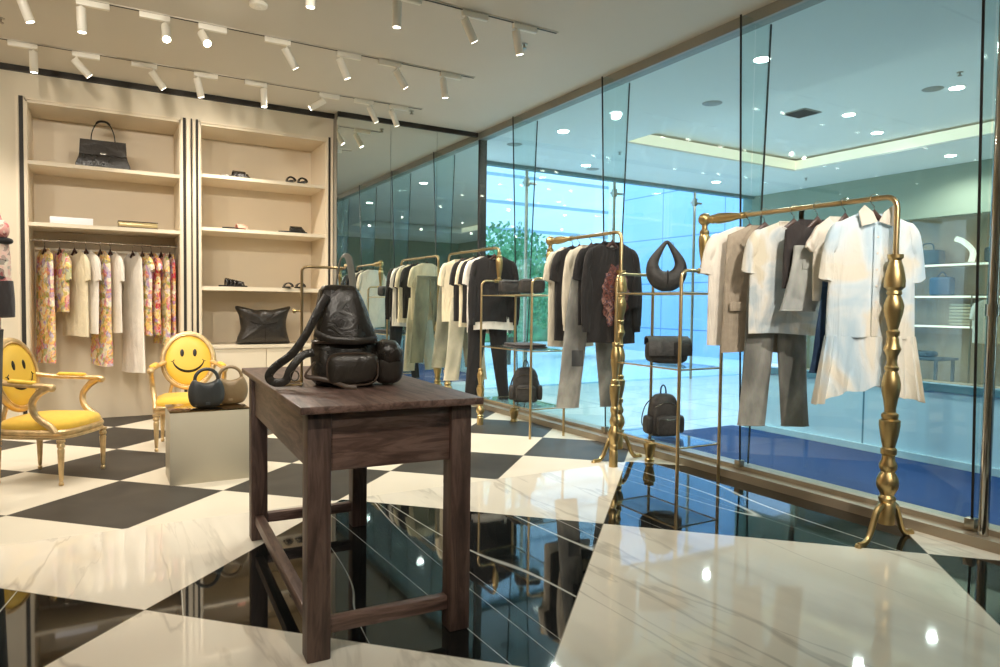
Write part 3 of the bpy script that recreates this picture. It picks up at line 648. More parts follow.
def sleeve_bm(W, D, drop, s_, kind, wid=.085, splay=.24, seed=1):
    """rings between a top line (over the shoulder to the outer cuff) and a lower line (armpit to the inner cuff)"""
    h = W/2
    cuff = {'short': ((.052, -.29), (-.040, -.315)), 'cap': ((.045, -.17), (.0, -.20)), 'half': ((.058, -.345), (-.030, -.375)), 'long': ((.045, -.66), (-.030, -.665))}[kind]
    top = [(h*.80, -drop*.82), (h*.93, -drop*1.02), (h+.018, -drop-.055)]; low = [(h*.88, -.215), (h*.92, -.222), (h*.95, -.232)]
    if kind == 'cap': low = [(h*.90, -.17), (h*.92, -.18), (h*.95, -.19)]
    if kind == 'long': top += [(h+.042, -.25), (h+.055, -.45)]; low += [(h-.045, -.34), (h-.042, -.50)]
    else: top += [((h+.018+h+cuff[0][0])/2+.006, (-drop-.055+cuff[0][1])/2)]; low += [(h*.5+(h+cuff[1][0])*.5-.01, (low[2][1]+cuff[1][1])/2)]
    top.append((h+cuff[0][0], cuff[0][1])); low.append((h+cuff[1][0], cuff[1][1]))
    T = smooth_path([(a, 0, c) for a, c in top], 4); B = smooth_path([(a, 0, c) for a, c in low], 4); rings = []; n = len(T)
    for i, (t, l) in enumerate(zip(T, B)):
        q = i/(n-1); c = (t+l)/2; u = (t-l)/2; dep = D*(.72+.30*math.sin(PI*min(1, q*1.2)))*(1 if kind != 'long' else 1.05-.25*q)
        yo = -.02*q*q if kind == 'long' else 0
        ring = []
        for k in range(24):
            a = 2*PI*k/24; w = .16*math.sin(5*q+k*1.1+seed)*(.3+q)
            p = c + u*sgnpow(math.cos(a), .8); ring.append(Vector((s_*p.x, yo+dep*math.sin(a)*(1+w), p.z+.004*math.sin(a*3+seed)*q)))
        rings.append(ring)
    if kind == 'long':
        for dz, k_ in ((.0, .86), (-.05, .82)):
            c = (T[-1]+B[-1])/2; u = (T[-1]-B[-1])/2*k_
            rings.append([Vector((s_*(c.x+u.x*math.cos(2*PI*k/24)), -.02+D*.72*math.sin(2*PI*k/24), c.z+dz+u.z*math.cos(2*PI*k/24))) for k in range(24)])
    b = nb(); loft(b, rings, True, False); return b
def rx(y):
    return 3.54-.04*(y-2.045)/1.265 if y < 3.4 else (3.51+.02*(y-4.17)/1.01 if y < 5.3 else 3.5)
def garment(name, label, cat, x, y, rz, m, W=.50, L=.66, D=.030, sleeves='short', neck=.082, drop=.055, hem=1.0, dip=.06, seed=1, fold=.010, z=RZ, hang=True, hl=None, flare=0, vneck=False, trim=None, group=None, splay=.24, sm=None, rr=.0145, dropz=.075):
    if z == RZ and x < 4: x = rx(y)
    t = thing(name, label, cat, (x, y, z-dropz), rz, group)
    b = nb(); loft(b, body_rings(W, L, D, neck, drop, hem, dip, seed, fold, flare, vneck), False, False); obj('body', b, m, t, sharp=60)
    if sleeves:
        for s_ in (-1, 1): obj('sleeve', sleeve_bm(W, D, drop, s_, sleeves, seed=seed+s_), sm or m, t, sharp=60)
    if trim:
        b = nb(); pts = []
        for k in range(28):
            th = 2*PI*k/28; px = neck*sgnpow(math.cos(th), .75); py = D*.62*sgnpow(math.sin(th), .75); zz = 0
            if math.sin(th) < -.05: q = max(0, 1-abs(px)/(neck*1.25)); zz -= dip*(q if vneck else math.sqrt(q))
            pts.append((px, py*1.05, zz))
        tube(b, pts, .006, 6, loop=True); obj('neckband', b, trim, t)
    if hang: hanger(x, y, z, rz, hl or ('dark wooden hanger inside the ' + label)[:90], w=min(.27, W*.54), rr=rr)
    return t
def trousers(name, label, x, y, z, rz, m, W=.36, L=.98, D=.028, hemw=.10, splay=.05, seed=1, short=False, spread=0, patch=None, cat='jeans'):
    t = thing(name, label, cat, (x, y, z), rz)
    for s_ in (-1, 1):
        rings = []; n = 16
        for i in range(n):
            q = i/(n-1); cz = -q*L; rise = min(1, q*L/.26)
            hw = (W/4)*(1+.12*rise) if q*L < .26 else (W/4*1.12)*(1-(q*L-.26)/(L-.26)) + hemw*((q*L-.26)/(L-.26)) if L > .3 else W/4*(1+.25*q)
            cx = s_*(W/4 + .002 + splay*q*q + (hw-W/4 if q*L < .26 else hw-W/4 if hw > W/4 else 0)*.6 + spread*q)
            rings.append([Vector((cx + hw*sgnpow(math.cos(2*PI*k/24), .8), D*(1+.1*rise)*sgnpow(math.sin(2*PI*k/24), .8) + .005*math.sin(k*1.3+q*9+seed)*(q), cz)) for k in range(24)])
        b = nb(); loft(b, rings, False, False); lg = obj('leg', b, m, t, sharp=60)
        if L > .3:
            b = nb(); tube(b, [v for v in rings[-1]], .004, 6, loop=True); obj('hem', b, m, lg)
        if patch and s_ == -1:
            zz = -L*.62; b = nb(); box(b, (-(W/4+splay*.3+spread*.5)+.01, -D*1.12, zz), (.10, .008, .13), .002); obj('patch', b, patch, lg, label='dark knee patch')
    b = nb(); N = 32; pts = [(W/2*1.0*sgnpow(math.cos(2*PI*k/N), .7), D*1.05*sgnpow(math.sin(2*PI*k/N), .7), -.015) for k in range(N)]; tube(b, pts, .02, 8, .0035, loop=True); obj('waistband', b, m, t)
    for s_ in (-1, 1):
        b = nb(); box(b, (s_*W*.25, -D*1.12-.003, -.10), (.10, .004, .06), .001); obj('pocket', b, m, t)
    return t

# rack A (cloud-dyed shirt etc.)
A = rad(-30); X = 3.52
garment('t_shirt', 'white tee peeking out behind the greige sleeveless blazer', 't-shirt', X-.02, 2.95, A, whitet_m, W=.50, L=.74, seed=1, hl='dark hanger of the white tee behind the blazer', D=.022, fold=.004)
t = garment('sleeveless_blazer', 'greige sleeveless blazer with lapels hanging in front of a white tee', 'blazer', X, 2.84, A, blazer_m, W=.47, L=.78, sleeves=None, seed=2, dip=.05, fold=.004, hl='dark hanger of the greige blazer', hem=1.06)
for s_ in (-1, 1):
    b = nb(); extrude_outline(b, [(s_*.085, -.01), (s_*.16, -.12), (s_*.135, -.15), (s_*.15, -.17), (s_*.012, -.44), (s_*.005, -.40), (s_*.04, -.1)], -.006, off=-.044); obj('lapel', b, blazer_m, t)
    b = nb(); box(b, (s_*.15, -.045, -.50), (.13, .01, .055), .003); obj('pocket_flap', b, blazer_m, t)
b = nb(); box(b, (0.005, -.043, -.60), (.004, .006, .34), .001); obj('front_opening', b, dark_m, t)
garment('t_shirt', 'cloud-dyed white tee hanging over grey jeans on the brass rack', 't-shirt', X, 2.64, A, tiedye_m, W=.50, L=.66, seed=3, trim=tiedye_m, hl='dark hanger of the cloud-dyed tee', D=.026)
trousers('jeans', 'washed grey straight jeans hanging behind the cloud-dyed tee', X-.01, 2.735, 1.52, A, greyjean_m, W=.32, L=1.02, D=.020, hemw=.082, spread=.0, seed=2)
garment('camisole', 'small charcoal sleeveless top between the dyed tee and the denim shorts', 'top', X, 2.49, A, charcoal_m, W=.38, L=.40, sleeves=None, seed=4, neck=.10, hl='dark hanger of the small charcoal top', D=.022, fold=.004)
t = trousers('denim_shorts', 'pale grey denim shorts with a raw hem on the brass rack', X+.0, 2.43, 1.555, A, shortjean_m, W=.35, L=.36, D=.022, seed=5, cat='shorts')
garment('blouse', 'white short-sleeved blouse beside the large cloud-dyed shirt', 'blouse', X+.02, 2.325, A, whitet_m, W=.34, L=.46, sleeves='cap', seed=6, dip=.10, vneck=True, hl='dark hanger of the white blouse', D=.022, fold=.004)
trousers('jeans', 'dark blue jeans hanging lowest behind the denim shorts', X+.0, 2.274, 1.36, A, bluejean_m, W=.30, L=.50, D=.006, hemw=.08, seed=7)
t = garment('shirt_dress', 'sheer white and pale blue cloud-dyed shirt dress with frilled hem', 'dress', X+.035, 2.165, A, shirt_m, W=.45, L=.66, sleeves='half', seed=8, hl='dark hanger of the cloud-dyed shirt dress', D=.032, fold=.009, hem=1.04, dip=.05, splay=.2)
N = 64; rings = []
for i in range(9):
    q = i/8; z = -.65-.36*q; ring = []
    for k in range(N):
        th = 2*PI*k/N; hw = .238*(1+.22*q); px = hw*sgnpow(math.cos(th), .75); py = .036*sgnpow(math.sin(th), .75) + (.007+.024*q)*math.sin(th*13+.5) 
        zz = z + (.10*q*(1-abs(px)/hw) if q else 0) + .012*q*math.sin(px*30)
        ring.append(Vector((px, py, zz)))
    rings.append(ring)
b = nb(); loft(b, rings, False, False); obj('frill', b, shirt_m, t, sharp=60)
for s_ in (-1, 1):
    b = nb(); extrude_outline(b, [(s_*.005, -.05), (s_*.03, .0), (s_*.075, .035), (s_*.105, .0), (s_*.085, -.075)], -.007, off=-.040); obj('collar', b, whitet_m, t)
b = nb(); box(b, (.0, -.042, -.36), (.035, .008, .58), .002); pk = obj('placket', b, shirt_m, t)
for i in range(6):
    b = nb(); lathe(b, [(.006, 0), (.006, .003)], (.0, -.0465, -.13-.085*i), 12, (0, -1, 0)); obj('button', b, label_m, pk)

# rack B
Bz = rad(-12); X = 3.52
garment('t_shirt', 'long ecru tee hung innermost beside the brass ball on the middle rack', 't-shirt', X-.03, 4.828, Bz, ecru_m, W=.44, L=.86, seed=11, hl='dark hanger of the long ecru tee')
garment('t_shirt', 'black tee between the long ecru tee and the cream cardigan', 't-shirt', X, 4.73, Bz, blackt_m, W=.44, L=.80, seed=12, hl='dark hanger of the black tee beside the ecru tee')
garment('cardigan', 'cream long-sleeved top hung over patched grey jeans', 'top', X, 4.56, Bz, ecru_m, W=.42, L=.78, sleeves='long', seed=13, hl='dark hanger of the cream long-sleeved top', fold=.010)
trousers('jeans', 'grey washed jeans with a dark patch hanging on the middle rack', X-.05, 4.485, 1.44, Bz, greyjean_m, W=.36, L=1.06, D=.018, hemw=.10, splay=.02, spread=.08, seed=14, patch=darkjean_m)
garment('t_shirt', 'black short-sleeved tee tucked behind the printed sweatshirt', 't-shirt', X-.02, 4.375, Bz, blackt_m, W=.46, D=.022, L=.66, seed=15, hl='dark hanger of the black tee behind the sweatshirt')
t = garment('sweatshirt', 'black sweatshirt with an ornate rust coloured print on its chest', 'sweatshirt', X+.02, 4.285, Bz, blackt_m, W=.43, L=.80, sleeves='long', seed=16, trim=blackt_m, hl='dark hanger of the printed black sweatshirt', splay=.18)
ol = [(.015+.115*math.cos(2*PI*k/40)*(1+.10*math.sin(k*2.2)), -.43+.25*math.sin(2*PI*k/40)*(1+.08*math.sin(k*1.7))) for k in range(40)]
b = nb(); extrude_outline(b, ol, -.006, off=-.036); obj('print', b, print_m, t, label='ornate rust and grey print')
b = nb(); box(b, (0, .012, -.022), (.05, .004, .03)); obj('neck_label', b, label_m, t)

# rack C (against the mirror)
X = 3.50; Cz = rad(-10)
t = garment('sweater', 'black zipped sweater with white hem on the rail by the mirror', 'sweater', X+.03, 6.15, Cz, blackt_m, W=.46, L=.68, sleeves='long', seed=21, trim=blackt_m, hl='dark hanger of the black sweater by the mirror', splay=.16)
b = nb(); box(b, (0, .012, -.022), (.05, .004, .03)); obj('neck_label', b, label_m, t)
rg = body_rings(.44, .76, .024, .08, .055, 1.0, .05, 21, .004); b = nb(); loft(b, rg[:6], False, False); obj('underlayer_hem', b, whitet_m, t, sharp=60, label='white hem of a layer beneath')
trousers('joggers', 'black tapered joggers hanging under the black sweater', X-.03, 6.222, 1.22, Cz, blackt_m, W=.36, L=1.0, D=.018, hemw=.055, spread=.05, seed=22, cat='trousers')
garment('t_shirt', 'white tee with its sleeve showing behind the black sweater', 't-shirt', X-.04, 6.28, Cz, whitet_m, W=.46, L=.80, seed=23, hl='dark hanger of the white tee behind the sweater', D=.022)
garment('t_shirt', 'black tee hung before a cream one in the middle of the mirror rail', 't-shirt', X-.02, 6.39, Cz, blackt_m, W=.45, L=.70, seed=24, hl='dark hanger of the black tee on the mirror rail', D=.024)
garment('t_shirt', 'cream tee whose side shows between two black tees by the mirror', 't-shirt', X-.05, 6.455, Cz, cream_m, W=.46, L=.74, seed=25, hl='dark hanger of the cream tee between black tees', D=.022)
garment('t_shirt', 'black tee nearer the mirror in front of pale ripped jeans', 't-shirt', X-.03, 6.60, Cz, blackt_m, W=.45, L=.68, seed=26, hl='dark hanger of the black tee nearer the mirror', D=.024)
trousers('jeans', 'pale ripped jeans hanging beside the mirror', X-.02, 6.73, 1.28, Cz, palejean_m, W=.33, L=.90, D=.018, hemw=.085, spread=.03, seed=27)
garment('t_shirt', 'cream tee closest to the mirror on the far rail', 't-shirt', X-.02, 6.88, Cz, cream_m, W=.46, L=.70, seed=28, hl='dark hanger of the cream tee by the mirror', D=.022)
trousers('jeans', 'olive grey jeans hung facing the mirror', X, 6.985, 1.55, Cz, olivejean_m, W=.38, L=1.05, D=.016, hemw=.10, spread=.05, seed=29)

# niche rail clothes
NR, NY = 1.762, 7.8
def nich(name, lab, cat, x, m, L, W=.42, ang=-70, z=None, hook=True, hl='', **kw):
    return garment(name, lab, cat, x, NY, rad(ang), m, W=W, L=L, z=NR, rr=.009, dropz=.075, hl=hl, D=kw.pop('D', .026), fold=kw.pop('fold', .006), **kw)
t = nich('dress', 'long floral dress hung at the dark groove end of the niche rail', 'dress', -.455, floral1_m, 1.08, .38, -68, sleeves=None, seed=31, hl='dark hanger of the long floral dress at the groove end', hem=1.1)
nich('top', 'short floral top half hidden behind a cream tee in the niche', 'top', -.335, floral3_m, .60, .36, -66, sleeves='short', seed=32, hl='dark hanger of the short floral top')
nich('t_shirt', 'cream tee hanging straight beside the short floral top', 't-shirt', -.215, cream_m, .83, .42, -60, seed=33, hl='dark hanger of the cream tee beside the floral top')
nich('t_shirt', 'pale cream tee behind the first cream tee on the niche rail', 't-shirt', -.12, whitet_m, .80, .42, -62, seed=34, hl='dark hanger of the second cream tee in the niche')
nich('dress', 'long yellow and lilac floral dress beside a white tee in the niche', 'dress', .0, floral1_m, 1.12, .40, -66, sleeves=None, seed=35, hl='dark hanger of the yellow and lilac dress', hem=1.05)
nich('t_shirt', 'white tee beside the long yellow floral dress in the niche', 't-shirt', .085, whitet_m, .80, .40, -64, seed=36, hl='dark hanger of the white tee beside the yellow floral dress')
nich('dress', 'long plain white dress among the florals in the niche', 'dress', .28, whitet_m, 1.2, .36, -66, sleeves=None, seed=37, hl='dark hanger of the plain white dress', hem=1.25)
nich('dress', 'yellow and pink floral dress beside the plain white dress', 'dress', .365, floral1_m, .83, .38, -68, sleeves='cap', seed=38, hl='dark hanger of the yellow and pink floral dress')
nich('dress', 'deep red floral dress in the middle of the niche florals', 'dress', .445, floral2_m, .82, .38, -70, sleeves='cap', seed=39, hl='dark hanger of the deep red floral dress')
nich('dress', 'lilac and yellow floral dress second from the pilaster', 'dress', .535, floral3_m, .92, .36, -70, sleeves=None, seed=40, hl='dark hanger of the lilac floral dress by the pilaster')
nich('dress', 'red and orange floral dress next to the niche pilaster', 'dress', .615, floral2_m, .82, .28, -76, sleeves=None, seed=41, hl='dark hanger of the red floral dress by the pilaster')

# ---------------------------------------------------------------- wooden table
t = thing('wooden_table', 'dark weathered wooden table carrying the black leather backpack', 'table', (.911, 2.931, 0), rad(-2.7))
tw, tl, th = .595, 1.40, .868
rr_ = random.Random(3)
b = nb(); box(b, (0, 0, th-.014), (tw+.06, tl+.08, .026), .005); obj('tabletop', b, woody_m, t)
for sx in (-1, 1):
    for sy in (-1, 1):
        b = nb(); box(b, (sx*(tw/2-.04), sy*(tl/2-.04), (th-.029)/2), (.08, .08, th-.029), .006); obj('leg', b, woodv_m, t)
for sy in (-1, 1): b = nb(); box(b, (0, sy*(tl/2-.04), th-.03-.10), (tw-.162, .045, .20), .003); obj('apron', b, woodx_m, t)
for sx in (-1, 1): b = nb(); box(b, (sx*(tw/2-.04), 0, th-.03-.10), (.045, tl-.162, .20), .003); obj('apron', b, woody_m, t)
for sy in (-1, 1): b = nb(); box(b, (0, sy*(tl/2-.04), .105), (tw-.162, .04, .05), .004); obj('stretcher', b, woodx_m, t)
b = nb(); box(b, (-(tw/2-.04), 0, .105), (.042, tl-.162, .05), .004); obj('stretcher', b, woody_m, t)

# ---------------------------------------------------------------- backpack on stand
TZ0 = .8690
t = thing('bag_stand', 'brass wire bag stand on the wooden table behind the backpack', 'stand', (.705, 2.815, TZ0), rad(-17))
b = nb(); tube(b, [(0, 0, .008), (0, 0, .46)] + [(.02*(1-math.cos(a)), 0, .46+.02*math.sin(a)) for a in (.5, 1, PI/2)] + [(.10, .03, .48), (.155, .05, .48), (.168, .045, .480), (.172, .02, .484), (.172, -.03, .488)], .0055, 10); obj('pole', b, pipe_m, t)
b = nb(); tube(b, [(-.07, -.05, .005), (-.07, .07, .005), (.0, .07, .005), (.0, -.05, .005)], .005, 8, loop=True); obj('base', b, pipe_m, t)
b = nb(); lathe(b, [(.004, 0), (.004, .018), (.010, .02), (.010, .03), (.004, .032)], (-.004, 0, .30), 12, (-1, 0, 0)); obj('knob', b, brass_m, t)
t = thing('backpack', 'large black leather backpack with front pocket and looped strap on the wooden table', 'backpack', (.862, 2.745, TZ0), rad(-17))
def sring(cx, cy, z, wx, wy, e=.6, n=36, wob=.0, seed=0):
    return [Vector((cx+wx*sgnpow(math.cos(2*PI*k/n), e)*(1+wob*noise.noise(Vector((math.cos(2*PI*k/n)*1.5, math.sin(2*PI*k/n)*1.5+seed, z*9)))), cy+wy*sgnpow(math.sin(2*PI*k/n), e)*(1+wob*noise.noise(Vector((math.cos(2*PI*k/n)*2, math.sin(2*PI*k/n)*2, z*11+seed)))), z)) for k in range(n)]
BW = .88
prof = [(.004, .13, .085, 0), (.02, .148, .10, 0), (.06, .150, .105, 0), (.12, .146, .105, .0), (.165, .138, .10, 0), (.185, .128, .095, -.002), (.20, .130, .095, -.003), (.25, .125, .09, -.008), (.30, .113, .08, -.012), (.35, .096, .07, -.016), (.38, .086, .062, -.02), (.395, .074, .05, -.021), (.40, .05, .03, -.022)]
b = nb(); loft(b, [sring(c, .02, z, wx*BW, wy, .62, wob=.13, seed=2) for z, wx, wy, c in prof]); obj('body', b, leather_m, t, sharp=60)
b = nb(); ov = [(.175, .140, .104, 0), (.19, .143, .106, 0), (.25, .132, .098, -.008), (.30, .120, .088, -.012), (.35, .102, .076, -.016), (.383, .09, .067, -.02), (.402, .075, .052, -.021), (.408, .045, .03, -.022)]
b = nb(); loft(b, [sring(c, .016, z, wx*BW, wy, .62, wob=.15, seed=5) for z, wx, wy, c in ov], False, True); fl = obj('hood_flap', b, leather_m, t, sharp=60)
b = nb(); p = sring(0, .016, .178, .146*BW, .109, .62); tube(b, p, .006, 6, loop=True); obj('piping', b, piping_m, fl)
b = nb(); rbox(b, (.030, -.105, .075), (.195, .085, .125), .55, wob=.16, seed=1); pk = obj('front_pocket', b, leather2_m, t, sharp=60)
b = nb(); tube(b, [(.030+.098*sgnpow(math.cos(a), .6), -.128, .075+.063*sgnpow(math.sin(a), .6)) for a in [2*PI*k/30 for k in range(30)]], .0035, 6, loop=True); obj('piping', b, piping_m, pk)
b = nb(); rbox(b, (.178, .0, .085), (.125, .15, .165), .6, wob=.12, seed=7); sp_ = obj('side_pocket', b, leather2_m, t, sharp=60)
b = nb(); puffy(b, [(.118, .10), (.123, .17), (.153, .188), (.208, .181), (.238, .14), (.236, .09), (.175, .075)], .17, .0); obj('pocket_flap', b, leather_m, sp_, sharp=60)
b = nb(); p = smooth_path([(-.070, -.07, .365), (-.10, -.085, .31), (-.145, -.10, .215), (-.20, -.105, .135), (-.262, -.11, .085), (-.285, -.112, .05), (-.268, -.112, .026), (-.225, -.11, .03), (-.205, -.108, .075), (-.165, -.10, .125), (-.12, -.085, .14)], 5)
tube(b, p, .003, 12, .016, up=(0, 1, .15)); obj('shoulder_strap', b, leather_m, t, sharp=60)
b = nb(); p = smooth_path([(-.115, -.075, .10), (-.15, -.10, .05), (-.10, -.12, .04), (-.05, -.13, .03), (.0, -.155, .012), (.045, -.165, .008)], 5); tube(b, p, .003, 8, .009); obj('strap_tail', b, piping_m, t)
b = nb(); tube(b, [(-.19+.016*math.cos(a), -.118, .05+.02*math.sin(a)) for a in [2*PI*k/12 for k in range(12)]], .003, 6, loop=True); obj('buckle', b, silver_m, t)
b = nb(); p = smooth_path([(-.035, .03, .39), (-.030, .02, .45), (-.014, .01, .520), (.012, .0, .522), (.027, .0, .45), (.032, .0, .39)], 5); tube(b, p, .004, 8, .018, up=(1, 0, 0)); obj('top_handle', b, canvas_m, t, label='grey webbing handle')
b = nb(); p = smooth_path([(-.115, -.085, .215), (-.05, -.118, .19), (.05, -.121, .185), (.115, -.09, .19)], 5); tube(b, p, .014, 8, .005); obj('flap_strap', b, leather2_m, t)

# ---------------------------------------------------------------- pedestal and two hobo bags
t = thing('display_pedestal', 'grey box pedestal with a smoked mirror top beside the smiley chair', 'pedestal', (.625, 5.08, 0))
obj('box', boxes(((0, 0, .237), (.49, .37, .474), .002)), box_m, t); obj('mirror_top', boxes(((0, 0, .48), (.492, .372, .010), .001)), mirrortop_m, t)
def hobo(loc, rz, m, lab, s_=1.0):
    t = thing('handbag', lab, 'handbag', loc, rz)
    ol = [(-.06, .0), (.06, .0), (.098, .03), (.112, .09), (.10, .15), (.075, .185), (.05, .17), (.0, .158), (-.05, .17), (-.075, .185), (-.10, .15), (-.112, .09), (-.098, .03)]
    ol = [(p.x*s_, p.z*s_) for p in smooth_path([(a, 0, c) for a, c in ol], 3, True)]
    b = nb(); puffy(b, ol, .085*s_, 0, 9, .45); obj('body', b, m, t, sharp=60)
    b = nb(); p = [(-.062*s_, 0, .16*s_)] + [(-.070*s_*math.cos(a), 0, .18*s_+.068*s_*math.sin(a)) for a in [PI*k/14 for k in range(0, 15)]] + [(.062*s_, 0, .16*s_)]; tube(b, p, .013*s_, 10, .011*s_, up=(0, 1, 0)); obj('handle', b, m, t, sharp=60)
    b = nb(); box(b, (.0, -.043*s_, .03*s_), (.03, .003, .02), .001); obj('tab', b, m, t)
hobo((.615, 5.01, .4865), rad(4), navyl_m, 'slate leather ring-handle bag on the grey pedestal', 1.05)
hobo((.785, 5.125, .4865), rad(-6), taupe_m, 'taupe leather ring-handle bag on the grey pedestal', 1.05)
b = nb(); 
# ---------------------------------------------------------------- smiley armchairs
LEG = [(.008, 0), (.014, .004), (.015, .02), (.009, .028), (.012, .034), (.0135, .05), (.020, .20), (.022, .235), (.0165, .245), (.024, .255), (.024, .27), (.018, .28), (.026, .285), (.026, .30)]
def armchair(loc, rz, lab):
    t = thing('armchair', lab, 'armchair', loc, rz)
    for sx, sy in ((-.235, -.215), (.235, -.215), (-.205, .215), (.205, .215)):
        b = nb(); lathe(b, LEG, (sx, sy, 0), 20, flute=.06); obj('leg', b, gold_m, t)
    def sr(w, d, z, cy=0, e=.45, bow=.03): return [Vector((w*sgnpow(math.cos(2*PI*k/40), e)*(1-.06*math.sin(2*PI*k/40)), cy+d*sgnpow(math.sin(2*PI*k/40), e)-(bow*max(0, -math.sin(2*PI*k/40))*math.cos(2*PI*k/40*1)**0*(1-abs(math.cos(2*PI*k/40)))), z)) for k in range(40)]
    b = nb(); loft(b, [sr(.245, .225, .30), sr(.262, .243, .305), sr(.262, .243, .318), sr(.254, .235, .325), sr(.262, .243, .335), sr(.264, .245, .352), sr(.256, .237, .362)]); obj('seat_rail', b, gold_m, t)
    b = nb(); loft(b, [sr(.248, .228, .363), sr(.250, .230, .385), sr(.238, .22, .408), sr(.20, .18, .424), sr(.12, .10, .43), sr(.03, .03, .431)]); obj('seat', b, yellow_m, t, sharp=60)
    # oval back, tilted
    tl_ = rad(10); cz, cy = .692, .235
    Q = lambda u, w, d=0: Vector((u, cy + (w)*math.sin(tl_) + d*math.cos(tl_), cz + w*math.cos(tl_) - d*math.sin(tl_)))
    a_, h_ = .200, .232
    b = nb(); tube(b, [Q(a_*math.cos(2*PI*k/48), h_*math.sin(2*PI*k/48)) for k in range(48)], .021, 12, .024, loop=True, up=(0, 1, 0)); fr = obj('back_frame', b, gold_m, t, sharp=60)
    b = nb(); tube(b, [Q((a_-.012)*math.cos(2*PI*k/48), (h_-.012)*math.sin(2*PI*k/48), -.02) for k in range(48)], .006, 8, loop=True); obj('bead', b, gold_m, fr)
    b = nb(); rings = []
    for i in range(11):
        ph = -PI/2*.96 + PI*.96*i/10; rings.append([Q((a_-.008)*math.cos(ph)**.5*math.cos(2*PI*k/40), (h_-.008)*math.cos(ph)**.5*math.sin(2*PI*k/40), .034*math.sin(ph)) for k in range(40)])
    loft(b, rings); bp = obj('back_panel', b, yellowv_m, t, sharp=60)
    for s_ in (-1, 1):
        b = nb(); rings = []
        for i in range(1, 8):
            ph = -PI/2 + PI*i/8; rings.append([Q(s_*.050 + .0165*math.cos(ph)*math.cos(2*PI*k/20), .062 + .034*math.cos(ph)*math.sin(2*PI*k/20), -.0325+.004*math.sin(ph)) for k in range(20)])
        loft(b, rings); obj('smiley_eye', b, black_m, bp, label='black oval eye of the smiley')
    def dep(u, w):
        k_ = min(.98, math.sqrt((u/(a_-.008))**2+(w/(h_-.008))**2)); return -.034*math.sqrt(max(0, 1-k_**4))-.001
    p = [(.128*math.sin(a), .030-.128*math.cos(a)*1.02) for a in [rad(-72+144*i/24) for i in range(25)]]
    b = nb(); tube(b, [Q(u, w, dep(u, w)) for u, w in p], [.004+.0115*math.sin(PI*i/24) for i in range(25)], 8, .003); 
    obj('smiley_mouth', b, black_m, bp, label='black smile')
    for s_ in (-1, 1):
        b = nb(); e0 = (s_*.122, -.008); q = [(e0[0]-s_*.012, e0[1]+.006), e0, (e0[0]+s_*.014, e0[1]-.0)]
        tube(b, [Q(u, w+ (0.008 if i == 0 else 0), dep(u, w)) for i, (u, w) in enumerate(q)], .003, 6); obj('smile_dimple', b, black_m, bp)
        b = nb(); tube(b, smooth_path([(s_*.155, .215, .30), (s_*.145, .218, .42), Q(s_*.12, -.17)], 4), .015, 10); obj('back_stile', b, gold_m, t)
        x0 = s_*.185
        p = smooth_path([Q(x0, -.01), (s_*.235, .14, .662), (s_*.262, .0, .655), (s_*.272, -.10, .652), (s_*.274, -.175, .650), (s_*.274, -.19, .640)], 5)
        b = nb(); tube(b, p, [.017]*len(p), 10, [.027]*len(p)); lathe(b, [(.026*math.sin(a), -.026*math.cos(a)) for a in [PI*i/8 for i in range(1, 8)]], (s_*.274, -.185, .640), 14); ar = obj('armrest', b, gold_m, t, sharp=60)
        p = smooth_path([(s_*.243, .11, .676), (s_*.262, .0, .672), (s_*.270, -.08, .668)], 5); b = nb(); tube(b, p, [.006]+[.016]*(len(p)-2)+[.006], 10, [.012]+[.025]*(len(p)-2)+[.012]); obj('arm_pad', b, yellow_m, ar, sharp=60)
        p = smooth_path([(s_*.272, -.165, .645), (s_*.275, -.10, .60), (s_*.270, -.055, .53), (s_*.258, -.075, .45), (s_*.246, -.155, .385), (s_*.244, -.185, .34)], 5); b = nb(); tube(b, p, [.027-.006*math.sin(PI*i/(len(p)-1)) for i in range(len(p))], 10, .020, up=(0, 1, 0)); obj('arm_support', b, gold_m, t, sharp=60)
    return t
armchair((-.30, 5.53, 0), rad(60), 'gilded armchair with yellow smiley back turned side-on beside the floral mannequin')
armchair((.63, 6.27, 0), rad(-6), 'gilded armchair with yellow smiley back facing forward behind the grey pedestal')

